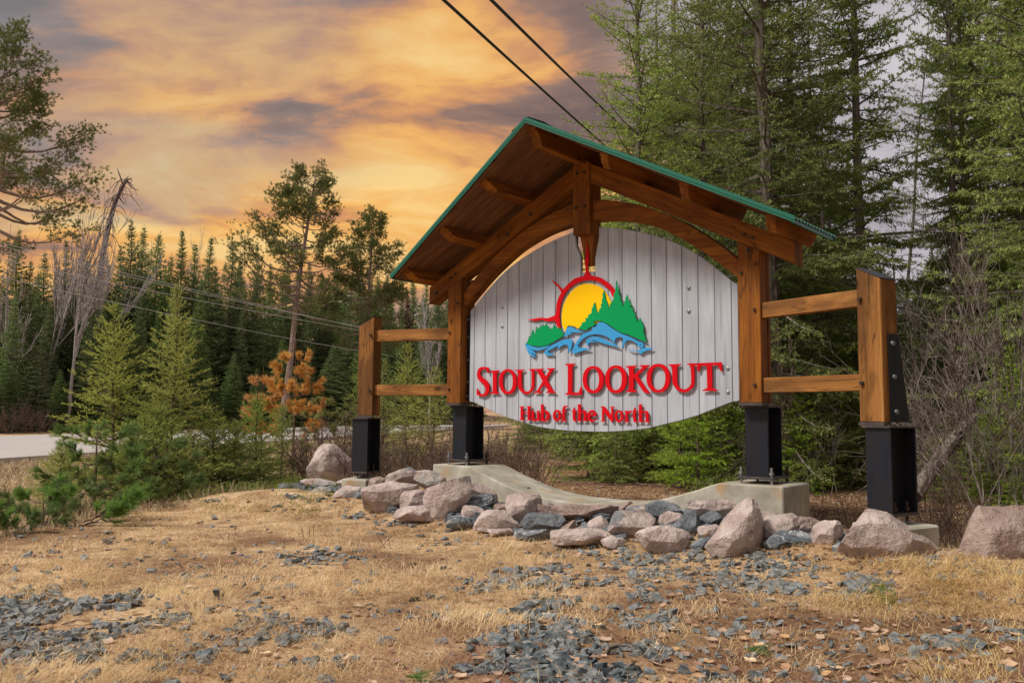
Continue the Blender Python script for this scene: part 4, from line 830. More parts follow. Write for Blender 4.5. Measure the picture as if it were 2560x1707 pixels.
ROCKS = [
 (c6, [(395,330),(400,290),(450,190),(510,120),(565,97),(615,120),(650,170),(725,235),(735,280),(700,330),(630,385),(520,370),(450,350)], 'pink_granite', 'tall pointed pink boulder standing alone left of the far outer leg', .8, 12.6),
 (c6, [(350,395),(400,360),(480,358),(560,380),(610,400),(560,420),(440,410)], 'pale_granite', 'low pale stone at the foot of the tall pointed pink boulder', .9, None),
 (c6, [(440,470),(490,425),(545,430),(600,475),(590,500),(480,500)], 'pale_granite', 'small grey white stone poking out of the low green juniper', .9, None),
 (c6, [(635,380),(700,345),(760,335),(900,338),(880,380),(820,400),(740,425),(640,410)], 'pale_granite', 'long flat pale boulder in front of the far outer leg', .9, None),
 (c6, [(870,430),(880,360),(940,345),(1005,370),(1008,410),(960,435)], 'red_granite', 'small red brown stone just right of the far outer leg', .8, None),
 (c6, [(1010,400),(1012,345),(1080,300),(1150,278),(1200,282),(1250,310),(1225,370),(1150,390),(1050,405)], 'pink_grey_granite', 'pink and grey boulder between the far outer leg and the plinth, topmost in the bank', .8, None),
 (c6, [(1225,370),(1235,305),(1290,297),(1350,305),(1410,345),(1475,395),(1430,440),(1340,450),(1240,430)], 'pale_granite', 'grey white rounded boulder touching the left end of the plinth', .8, None),
 (c6, [(610,500),(640,430),(720,420),(820,430),(850,500),(820,550),(700,550),(640,540)], 'pink_grey_granite', 'mauve boulder beside the low juniper, leftmost of the front row', .9, None),
 (c6, [(810,480),(830,455),(960,420),(1050,393),(1170,393),(1225,430),(1130,470),(1080,560),(1000,590),(900,570),(830,530)], 'pink_granite', 'broad flat topped pink boulder second from the left in the front row', .9, None),
 (c6, [(1120,500),(1180,460),(1260,447),(1330,460),(1350,520),(1300,590),(1190,600),(1130,570)], 'pink_granite', 'blocky pink boulder with pine seedling at its left, behind the tilted slab', .8, None),
 (c6, [(1290,560),(1330,470),(1420,420),(1560,352),(1610,400),(1650,440),(1630,510),(1560,590),(1480,640),(1420,660),(1380,600)], 'pink_grey_granite', 'large tilted slab with a grey face rising to the right', .55, None),
 (c6, [(1070,660),(1100,620),(1200,580),(1330,567),(1390,600),(1425,650),(1380,690),(1200,690)], 'pink_granite', 'low pink boulder lying under the tilted grey faced slab', .9, None),
 (c6, [(1610,400),(1640,385),(1720,405),(1790,450),(1850,490),(1800,520),(1700,500),(1640,470)], 'pink_granite', 'pink stone leaning on the plinth right behind the tilted slab', .9, None),
 (c6, [(1610,540),(1640,490),(1780,480),(1850,500),(1860,550),(1800,600),(1700,600)], 'veined_gneiss', 'white veined black stone right of the tilted slab', .8, None),
 (c6, [(1590,610),(1610,568),(1680,572),(1760,620),(1720,665),(1620,670)], 'pink_granite', 'small pink stone below the white veined black stone', .8, None),
 (c6, [(1685,740),(1700,690),(1740,640),(1800,605),(1880,610),(1960,640),(2030,700),(2030,750),(1900,745),(1750,760)], 'pink_granite', 'rounded pink boulder left below the square topped one', .8, None),
 (c6, [(1940,640),(1950,510),(1970,480),(2080,480),(2210,495),(2205,590),(2160,640),(2090,690),(2030,690)], 'pink_granite', 'square topped pink boulder against the left half of the plinth', .7, None),
 (c6, [(2075,760),(2085,660),(2110,630),(2240,628),(2330,650),(2400,700),(2400,755),(2200,760)], 'grey_granite', 'dark grey cube shaped boulder below the square topped pink one', .8, None),
 (c6, [(1470,690),(1500,655),(1580,650),(1650,680),(1690,730),(1640,750),(1540,720)], 'veined_gneiss', 'grey and white stone beside the low pink boulder under the tilted slab', .8, None),
 (c6, [(1790,765),(1850,748),(1970,750),(2000,780),(1900,795)], 'pink_granite', 'flat pink stone in the grass below the rounded pink boulder', .8, None),
 (c6, [(730,580),(750,545),(800,560),(830,590),(790,607),(745,605)], 'pale_granite', 'small cream coloured stone at the foot of the leftmost mauve boulder', .9, None),
 (c6, [(2000,780),(2090,755),(2300,750),(2320,790),(2200,820),(2080,815)], 'veined_gneiss', 'flat grey slab below the dark grey cube shaped boulder', .8, None),
 (c6, [(1840,600),(1870,560),(1940,555),(1945,620),(1940,660),(1880,620)], 'red_granite', 'small red stone wedged left of the square topped boulder', .8, None),
 (c6, [(760,430),(800,405),(860,400),(880,430),(820,450)], 'grey_granite', 'small grey stone between the long flat pale boulder and the broad pink one', .9, None),
 (c7, [(165,380),(200,348),(400,345),(560,352),(640,352),(700,372),(750,400),(720,440),(600,460),(440,480),(300,460),(170,410)], 'red_granite', 'long low red boulder against the middle of the plinth', .5, None),
 (c7, [(320,545),(330,520),(420,465),(435,470),(400,530),(350,560)], 'red_granite', 'small brown wedge right of the dark grey cube shaped boulder', .8, None),
 (c7, [(750,400),(770,345),(840,317),(868,345),(820,390),(765,410)], 'red_granite', 'small brown stone standing at the right end of the long red boulder', .8, None),
 (c7, [(670,450),(720,420),(830,392),(960,395),(1010,440),(1025,500),(980,550),(900,580),(780,580),(700,530)], 'pink_grey_granite', 'big pink boulder with a yellowish top in front of the plinth middle', .8, None),
 (c7, [(530,490),(600,455),(680,435),(690,520),(700,560),(600,540)], 'pink_granite', 'pale pink stone left of the boulder with a yellowish top', .8, None),
 (c7, [(240,610),(300,565),(420,535),(560,530),(690,550),(760,585),(650,630),(450,640),(300,635)], 'pink_granite', 'low wide pink boulder at the front, below the long red one', .9, None),
 (c7, [(820,385),(850,355),(960,350),(1000,390),(1020,440),(960,410)], 'pink_grey_granite', 'small pink grey stone behind the boulder with a yellowish top', .8, None),
 (c7, [(970,370),(1010,330),(1080,315),(1150,340),(1230,385),(1180,420),(1110,450),(1070,500),(1020,490),(1000,430)], 'grey_granite', 'dark grey boulder leaning on the plinth right of its middle', .7, None),
 (c7, [(1080,500),(1110,430),(1160,408),(1220,412),(1260,450),(1230,490),(1170,525),(1100,520)], 'pink_granite', 'round pink stone between two grey boulders', .8, None),
 (c7, [(1165,520),(1230,460),(1350,390),(1380,430),(1395,520),(1350,585),(1270,580)], 'grey_granite', 'steel grey triangular boulder left of the tall pink pyramid', .8, None),
 (c7, [(1220,400),(1300,360),(1350,385),(1260,450)], 'grey_granite', 'small black stone above the steel grey triangular boulder', .8, None),
 (c7, [(1310,340),(1350,310),(1450,312),(1640,315),(1700,335),(1640,400),(1590,460),(1540,430),(1440,420),(1370,390)], 'pink_grey_granite', 'broad pale pink boulder against the plinth behind the tall pyramid', .5, None),
 (c7, [(1380,460),(1440,420),(1480,395),(1540,430),(1590,480),(1540,500),(1410,510)], 'grey_granite', 'dark grey slab under the broad pale pink boulder', .8, None),
 (c7, [(1380,590),(1410,515),(1500,497),(1575,510),(1520,560),(1450,600)], 'pink_granite', 'pink stone tucked left of the tall pyramid boulder', .8, None),
 (c7, [(905,620),(950,560),(1010,520),(1080,510),(1200,550),(1270,610),(1305,690),(1200,700),(1000,695),(930,660)], 'pink_granite', 'large domed pink boulder at the front, middle of the bank', .75, None),
 (c7, [(625,650),(670,600),(720,588),(820,615),(800,650),(700,672)], 'pink_granite', 'small pink stone left of the large domed boulder', .9, None),
 (c7, [(1465,660),(1560,540),(1640,420),(1720,340),(1780,303),(1830,330),(1850,400),(1880,520),(1870,640),(1820,730),(1720,755),(1620,745),(1540,700)], 'pink_granite', 'tall pyramid shaped pink boulder in front of the near sign leg', .7, None),
 (c7, [(1320,680),(1380,620),(1450,597),(1500,610),(1440,670),(1380,700)], 'veined_gneiss', 'white and grey stone at the left foot of the tall pyramid', .8, None),
 (c7, [(1880,600),(1885,470),(1940,435),(2100,425),(2190,470),(2180,500),(2080,520),(1980,570),(1920,625)], 'pink_granite', 'overhanging pink boulder right of the tall pyramid', .8, None),
 (c7, [(1870,450),(1880,400),(1980,395),(1990,430),(1900,460)], 'pink_granite', 'small pink stone behind the tall pyramid and the overhanging boulder', .8, None),
 (c7, [(2120,500),(2150,440),(2260,445),(2350,480),(2300,520),(2200,530)], 'red_granite', 'dusky pink stone behind, between the plinth and the near outer leg', .8, None),
 (c7, [(2120,550),(2150,490),(2230,520),(2300,560),(2200,575)], 'pink_granite', 'small pink stone on top of the veined blue grey boulder', .8, None),
 (c7, [(1870,650),(1960,590),(2040,550),(2130,547),(2230,590),(2350,640),(2320,690),(2150,690),(2020,695),(1930,710)], 'veined_gneiss', 'veined blue grey boulder right of the tall pyramid', .8, None),
 (c5r, [(480,1440),(520,1390),(580,1365),(630,1385),(620,1440),(560,1490),(500,1480)], 'pink_granite', 'pink boulder between the veined blue grey one and the biggest pink one', .8, None),
 (c5r, [(620,1500),(630,1400),(680,1355),(800,1315),(880,1330),(920,1370),(960,1420),(1000,1450),(1060,1470),(1100,1530),(1080,1575),(950,1590),(700,1575)], 'pink_granite', 'biggest mauve pink boulder in front of the near outer leg', .6, None),
 (c5r, [(575,1520),(620,1480),(670,1490),(700,1550),(660,1575),(590,1560)], 'veined_gneiss', 'small blue grey stone at the left foot of the biggest pink boulder', .9, None),
 (c5r, [(1065,1570),(1100,1540),(1160,1525),(1220,1545),(1290,1600),(1230,1620),(1130,1600)], 'pale_granite', 'low white pink stone right of the biggest pink boulder', .8, None),
 (c5r, [(1210,1540),(1215,1420),(1250,1340),(1330,1300),(1480,1295),(1640,1300),(1740,1420),(1740,1600),(1560,1640),(1340,1630),(1240,1600)], 'red_granite', 'huge brownish pink boulder cut by the right edge of the photo', .6, 6.7),
]
for i, (cf, ol_, mt, lb, th_, Dx) in enumerate(ROCKS):
    px = [cf(*p) for p in ol_]; vb = max(p[1] for p in px); uc = sum(p[0] for p in px)/len(px)
    boulder(ol_, cf, Dx or uD(uc, vb), mt, lb, th_, i)
# rubble seen in the gaps between the boulders
bf = Buf(); r = random.Random(5)
for k in range(620):
    u = r.uniform(700, 2330); vf = np.interp(u, [700, 1000, 1400, 1900, 2330], [1250, 1295, 1345, 1380, 1390]); v = vf-r.uniform(-5, 75)
    D = uD(u, v)+.12; p = C+ray(u, v)*D; zg = float(gz(p[0], p[1], False)); 
    if p[2] > zg+.25: continue
    s_ = r.uniform(.04, .13); q = rng.normal(size=(9, 3)); q /= np.linalg.norm(q, axis=1)[:, None]
    bmh = bmesh.new(); [bmh.verts.new(tuple(a*s_*np.array([1, .9, .6]))) for a in q]; bmesh.ops.convex_hull(bmh, input=list(bmh.verts)); bmh.verts.index_update()
    VV = np.array([x.co[:] for x in bmh.verts]); FF = [[x.index for x in f.verts] for f in bmh.faces if len(f.verts) == 3]; bmh.free()
    if FF: bf.add(VV+np.array([p[0], p[1], zg+.02]), F3=FF)
setp(obj('rubble', bf.mesh('rubble', MT['grey_granite'])), 'small grey rubble filling the gaps between the boulders', 'rubble', kind='stuff')

# ================================================================== SLATE CHIPS
PATCH = [('left', 130, 1560, 330, 95, .95), ('left', 300, 1640, 260, 50, .45), ('left', 620, 1560, 330, 60, .45), ('left', 60, 1480, 120, 30, .6),
         ('upper', 800, 1400, 110, 35, .8), ('upper', 640, 1245, 240, 22, .5), ('upper', 960, 1290, 130, 26, .85),
         ('right', 1640, 1440, 420, 48, .95), ('right', 1480, 1540, 210, 90, .9), ('right', 1800, 1400, 220, 30, .9), ('right', 2080, 1465, 170, 28, .8), ('right', 1560, 1390, 190, 30, .6),
         ('bottom', 1400, 1640, 260, 90, .95), ('bottom', 1250, 1680, 300, 50, .7), ('far right', 2420, 1585, 130, 40, .85), ('middle', 1350, 1470, 260, 60, .35), ('middle', 1000, 1500, 420, 90, .22), ('bottom', 1900, 1600, 300, 60, .22), ('left', 200, 1400, 400, 80, .12), ('middle', 1280, 1330, 300, 60, .25)]
def patchw(u, v):
    best = 0*u; nm = np.zeros(u.shape, int)
    for i, (n_, a, b, ra, rb, w_) in enumerate(PATCH):
        g = w_*np.clip(1.45-((u-a)/ra)**2-((v-b)/rb)**2, 0, 1); nm = np.where(g > best, i, nm); best = np.maximum(best, g)
    return best, nm
chips = []
for k in range(14):
    m_ = int(rng.integers(4, 7)); an_ = np.sort(rng.uniform(0, 2*np.pi, m_)+np.linspace(0, .01, m_)) if k % 2 else np.linspace(0, 2*np.pi, m_, endpoint=False)+rng.normal(0, .28, m_)
    rr_ = rng.uniform(.6, 1.05, m_); asp = rng.uniform(.5, .9); hh_ = rng.uniform(.12, .30); sh = rng.normal(0, .12, 2)
    top_ = np.stack([rr_*np.cos(an_)*rng.uniform(.72, .95)+sh[0], rr_*np.sin(an_)*asp*.85+sh[1], hh_*(1+rng.normal(0, .22, m_)+rng.normal(0, .25)*np.cos(an_))], -1)
    q = np.concatenate([top_, np.stack([rr_*np.cos(an_), rr_*np.sin(an_)*asp, -hh_*rng.uniform(.6, 1.2, m_)], -1)])
    bmh = bmesh.new(); [bmh.verts.new(tuple(a)) for a in q]; bmesh.ops.convex_hull(bmh, input=list(bmh.verts))
    bmesh.ops.delete(bmh, geom=[v for v in bmh.verts if not v.link_faces], context='VERTS')
    bmesh.ops.triangulate(bmh, faces=list(bmh.faces)); bmh.verts.index_update()
    chips.append((np.array([x.co[:] for x in bmh.verts]), np.array([[x.index for x in f.verts] for f in bmh.faces]))); bmh.free()
def ground_px(n, vlo, vhi, ulo, uhi, seed):
    """random ground points, even over the ground, seen inside the picture band"""
    g = np.random.default_rng(seed); u = g.uniform(ulo, uhi, n); v = g.uniform(vlo, vhi, n)
    F_ = Fv[None]+R2[None]*((u-IW/2)/FPX)[:, None]-U2[None]*((v-IH/2)/FPX)[:, None]
    P = C[None]+F_*((0.19-C[2])/F_[:, 2])[:, None]
    z = gz(P[:, 0], P[:, 1])
    for _ in range(8):
        P = C[None]+F_*((z-C[2])/F_[:, 2])[:, None]; z = .5*z+.5*gz(P[:, 0], P[:, 1])
    P[:, 2] = gz(P[:, 0], P[:, 1])
    return u, v, P
u, v, P = ground_px(90000, 1225, 1745, -150, 2700, 21); wgt, nm = patchw(u, v)
nn = fbm(P[:, 0]*2.6, P[:, 1]*2.6, 40, 4)
wgt = np.clip(wgt*(0.16+1.25*sstep(.38, .52, nn)), 0, 1); keep = rng.random(len(u)) < np.maximum(wgt**1.3*.30, .030*(.3+1.4*(nn > .45)))
u, v, P, nm, wgt = u[keep], v[keep], P[keep], nm[keep], wgt[keep]
size = (0.011+0.046*rng.random(len(u))**2.2)*np.where(wgt > .4, 1.0, .85)
dist = np.linalg.norm(P-C, axis=1); show = size/dist
order = np.argsort(-show); ind = set(order[:295].tolist()); M0 = [None]*14
cmesh = [mesh('slate_chip', V, [F], MT['slate']) for V, F in chips]
rest = Buf()
tone = {'left': 'flat angular slate chip in the blue grey patch at the left of the gravel', 'upper': 'flat angular slate chip in the thin patches by the leftmost boulders', 'right': 'flat angular slate chip in the blue grey band right of the middle, below the boulders',
        'bottom': 'flat angular slate chip in the patch at the bottom middle of the ground', 'far right': 'flat angular slate chip in the small patch near the lower right corner', 'middle': 'flat angular slate chip scattered alone in the dry grass of the middle ground'}
for i in range(len(u)):
    k = int(rng.integers(14)); a, b_ = rng.normal(0, .26, 2); cz_ = rng.uniform(0, 6.28)
    Mm = T_(Vector((P[i, 0], P[i, 1], P[i, 2]+size[i]*.25))) @ RZ(cz_) @ Matrix.Rotation(a, 4, 'X') @ Matrix.Rotation(b_, 4, 'Y') @ Matrix.Scale(size[i]*1.25, 4)
    if i in ind:
        pn = PATCH[int(nm[i])][0]
        setp(obj('slate_chip', cmesh[k], None, Mm), tone[pn], 'stone chip', 'slate chips in the '+pn+' patch')
    else:
        A = np.array(Mm); V, F = chips[k]; rest.add(V@A[:3, :3].T+A[:3, 3], F3=F)
setp(obj('slate_gravel', rest.mesh('slate_gravel', MT['slate'])), 'small slate gravel strewn through the dry grass', 'gravel', kind='stuff')
# one upright shard
Mm = onZ(540, 1492, .2); setp(obj('slate_shard', cmesh[3], None, T_(Vector((Mm[0], Mm[1], .225))) @ RZ(.8) @ Matrix.Rotation(1.35, 4, 'Y') @ Matrix.Scale(.06, 4)), 'dark triangular slate shard standing on edge left of centre', 'stone chip')

# ================================================================== GROUND COVER
def blades(n, seed, hmin, hmax, wdt, vlo, vhi, maxw, mat, name, label, cat, lean=1.0, ulo=-200, uhi=2760, dens=None, thin=1.0):
    u, v, P = ground_px(n, vlo, vhi, ulo, uhi, seed); g = np.random.default_rng(seed+1)
    w_, _ = patchw(u, v); cl = fbm(P[:, 0]*3.0, P[:, 1]*3.0, seed, 3)
    pr = np.clip((1-w_*maxw)*(.45+2.4*(cl-.38)), 0.02, 1)
    if mat == 'dry_grass': pr = pr*(1-.72*bare_soil(P[:, 0], P[:, 1]))
    if dens is not None: pr = pr*dens(u, v, P)
    k = g.random(n) < pr; P = P[k]; cl = cl[k]; m = len(P)
    D = np.linalg.norm(P-C, axis=1)
    h = g.uniform(hmin, hmax, m)*(.5+1.0*cl); an = g.uniform(0, 2*np.pi, m); flow = 2*np.pi*fbm(P[:, 0]*1.1, P[:, 1]*1.1, seed+3, 2)*2
    an = np.where(g.random(m) < .55, flow+g.normal(0, .5, m), an)
    ln = g.uniform(.55, 1.25, m)*lean
    dx, dy = np.cos(an), np.sin(an); sx, sy = -dy, dx; wd = wdt*g.uniform(.6, 1.3, m)*np.clip(D/7, .8, 2.2)
    L = np.stack([np.zeros(m), h*.42, h*.8, h], 1); Z = np.stack([np.zeros(m), h*.38, h*.55, h*(.62-.28*ln)], 1)*np.clip(1.25-ln*.55, .12, 1)[:, None]
    X = L*ln[:, None]*.95
    ww = np.stack([wd*.8, wd, wd*.7], 1)
    pts = []
    for j in range(3):
        for sg in (-1, 1):
            pts.append(np.stack([P[:, 0]+dx*X[:, j]+sg*sx*ww[:, j]/2, P[:, 1]+dy*X[:, j]+sg*sy*ww[:, j]/2, P[:, 2]-.004+Z[:, j]], -1))
    pts.append(np.stack([P[:, 0]+dx*X[:, 3], P[:, 1]+dy*X[:, 3], P[:, 2]+Z[:, 3]], -1))
    V = np.stack(pts, 1).reshape(-1, 3); b0 = np.arange(m)[:, None]*7
    F4 = np.concatenate([b0+np.array([[0, 1, 3, 2]]), b0+np.array([[2, 3, 5, 4]])]); F3 = b0+np.array([[4, 5, 6]])
    t = np.repeat(np.clip(g.normal(.5, .22, m)+1.1*(fbm(P[:, 0]*2.1+9, P[:, 1]*2.1, seed+11, 3)-.45), 0, 1), 7)
    setp(obj(name, mesh(name, V, [F3, F4], MT[mat], t)), label, cat, kind='stuff')
near = lambda u, v, P: np.where((u > 2050) | (v < 1700), 1.0, 1.0)
blades(215000, 51, .045, .135, .0027, 1222, 1760, .80, 'dry_grass', 'dry_grass', 'matted straw coloured dry grass over the foreground', 'grass')
rg_ = lambda u, v, P: (sstep(1700, 2300, u)+.35)*(fbm(P[:, 0]*1.4, P[:, 1]*1.4, 77, 2) > .42)+.05
blades(70000, 61, .07, .17, .0028, 1270, 1760, .9, 'dry_grass', 'tufted_grass', 'longer swept dry grass tufts, thickest at the right of the foreground', 'grass', .95, -200, 2760, rg_)
blades(66000, 71, .03, .085, .0022, 1240, 1760, .10, 'red_litter', 'needle_litter', 'red brown fallen pine needles among the slate', 'litter', 1.5)
def far_grass():
    g = np.random.default_rng(81); n = 60000; D = g.uniform(8.5, 40, n)**1.0; u = g.uniform(-500, 1500, n)
    d_ = Fv[None]*1.0+R2[None]*((u-IW/2)/FPX)[:, None]; x = C[0]+d_[:, 0]*D; y = C[1]+d_[:, 1]*D; z = gz(x, y)
    k = (D > np.interp(u, UDC, DDC)-1) & (D < np.interp(u, [-500, 0, 600, 1500], [24, 25.5, 44, 60])-1); x, y, z, D = x[k], y[k], z[k], D[k]; m = len(x)
    h = g.uniform(.08, .26, m); an = g.uniform(0, 6.28, m); ln = g.uniform(.2, 1.0, m); wd = .004*np.clip(D/6, 1, 5)
    sx, sy = Rv[0], Rv[1]
    V = np.stack([np.stack([x-sx*wd, y-sy*wd, z], -1), np.stack([x+sx*wd, y+sy*wd, z], -1), np.stack([x+np.cos(an)*h*ln, y+np.sin(an)*h*ln, z+h*(1-.5*ln)], -1)], 1).reshape(-1, 3)
    setp(obj('verge_grass', mesh('verge_grass', V, [np.arange(m*3).reshape(-1, 3)], MT['verge'], np.repeat(np.clip(g.normal(.4, .25, m), 0, 1), 3))), 'dull dry grass between the mound and the road', 'grass', kind='stuff')
far_grass()
# fallen leaves: the largest as things, the rest as litter
def leafshape(k):
    g = np.random.default_rng(k); n = 9; t = np.linspace(0, 2*np.pi, n, endpoint=False)
    rr = 1+.28*np.cos(t*5+g.uniform(0, 6))*g.uniform(.4, 1); x = rr*np.cos(t)*1.0; y = rr*np.sin(t)*.72; z = .35*g.uniform(.4, 1)*np.abs(y)+.18*x*x
    return np.concatenate([[[0, 0, 0]], np.stack([x, y, z], -1)]), np.array([[0, i+1, (i+1) % n+1] for i in range(n)])
LS = [leafshape(k) for k in range(6)]; LMs = [mesh('fallen_leaf', V, [F], MT['fallen_leaf'], np.full(len(V), t_)) for (V, F), t_ in zip(LS, (.2, .5, .8, .35, .65, .95))]
u, v, P = ground_px(3200, 1235, 1745, -50, 2640, 91); g = np.random.default_rng(92)
kp_ = g.random(3200) < np.where(u > 1300, .5, .16)*np.where(v < 1300, .5, 1); u, v, P = u[kp_], v[kp_], P[kp_]
sz = g.uniform(.014, .040, len(u)); o_ = np.argsort(-sz/np.linalg.norm(P-C, axis=1)); big = set(o_[:130].tolist()); lb_ = Buf()
for i in range(len(u)):
    Mm = T_(Vector((P[i, 0], P[i, 1], P[i, 2]+.012))) @ RZ(g.uniform(0, 6.28)) @ Matrix.Rotation(g.normal(0, .35), 4, 'X') @ Matrix.Scale(sz[i], 4); k = int(g.integers(6))
    if i in big: setp(obj('fallen_leaf', LMs[k], None, Mm), 'curled brown fallen leaf lying in the dry grass and slate', 'leaf', 'fallen leaves on the foreground')
    else: A = np.array(Mm); V, F = LS[k]; lb_.add(V@A[:3, :3].T+A[:3, 3], F3=F, t=g.uniform(0, 1))
# forest floor litter behind the sign
n = 16000; D = g.uniform(7.6, 24, n); uu = g.uniform(1150, 2900, n); d_ = Fv[None]+R2[None]*((uu-IW/2)/FPX)[:, None]; x = C[0]+d_[:, 0]*D; y = C[1]+d_[:, 1]*D
kk = ((y > .75) | (np.abs(x) > 2.6)) & (y+0.36*np.maximum(np.abs(x)-2.5, 0) > -.1) & (D > 8.2-.0*uu); x, y = x[kk], y[kk]; z = gz(x, y)
for i in range(len(x)):
    V, F = LS[int(g.integers(6))]; s_ = g.uniform(.015, .04); a = g.uniform(0, 6.28); Q = V*s_; Q = np.stack([Q[:, 0]*math.cos(a)-Q[:, 1]*math.sin(a), Q[:, 0]*math.sin(a)+Q[:, 1]*math.cos(a), Q[:, 2]], -1)
    lb_.add(Q+np.array([x[i], y[i], z[i]+.01]), F3=F, t=g.uniform(0, 1))
setp(obj('leaf_litter', lb_.mesh('leaf_litter', MT['fallen_leaf'])), 'brown leaf litter on the forest floor and foreground', 'litter', kind='stuff')

# ================================================================== VEGETATION
def needles(buf, O, Dn, L, t, nk, nl, nw, fwd=.7, g=None, flat=0.0, sc_=None):
    """bristling shoots: O origin, Dn direction, L length, t tint, nk needles each of length nl and width nw"""
    O = np.asarray(O, float); Dn = np.asarray(Dn, float); n = len(O)
    if n == 0: return
    Dn = Dn/(np.linalg.norm(Dn, axis=1)[:, None]+1e-9); L = np.broadcast_to(L, (n,)); t = np.broadcast_to(t, (n,))
    up = np.array([0, 0, 1.0]); A = np.cross(Dn, up); A /= np.linalg.norm(A, axis=1)[:, None]+1e-6; B = np.cross(A, Dn)
    q = (np.arange(nk)[None]+g.uniform(0, 1, (n, nk)))/nk; ph = g.uniform(0, 2*np.pi, (n, nk))
    base = O[:, None]+Dn[:, None]*(L[:, None]*q)[:, :, None]
    rad = A[:, None]*np.cos(ph)[:, :, None]+B[:, None]*(np.sin(ph)*(1-flat))[:, :, None]
    d = Dn[:, None]*fwd+rad; d /= np.linalg.norm(d, axis=2)[:, :, None]; ll = nl*g.uniform(.7, 1.2, (n, nk))*(1 if sc_ is None else np.asarray(sc_)[:, None])
    sd = np.cross(d, g.normal(size=(n, nk, 3))); sd /= np.linalg.norm(sd, axis=2)[:, :, None]+1e-6
    w2 = nw/2
    V = np.stack([base-sd*w2, base+sd*w2, base+d*ll[:, :, None]], 2).reshape(-1, 3)
    F = np.arange(len(V)).reshape(-1, 3); tt = np.repeat(np.clip(np.repeat(t, nk)+g.normal(0, .09, n*nk), 0, 1), 3)
    buf.add(V, F3=F, t=tt)

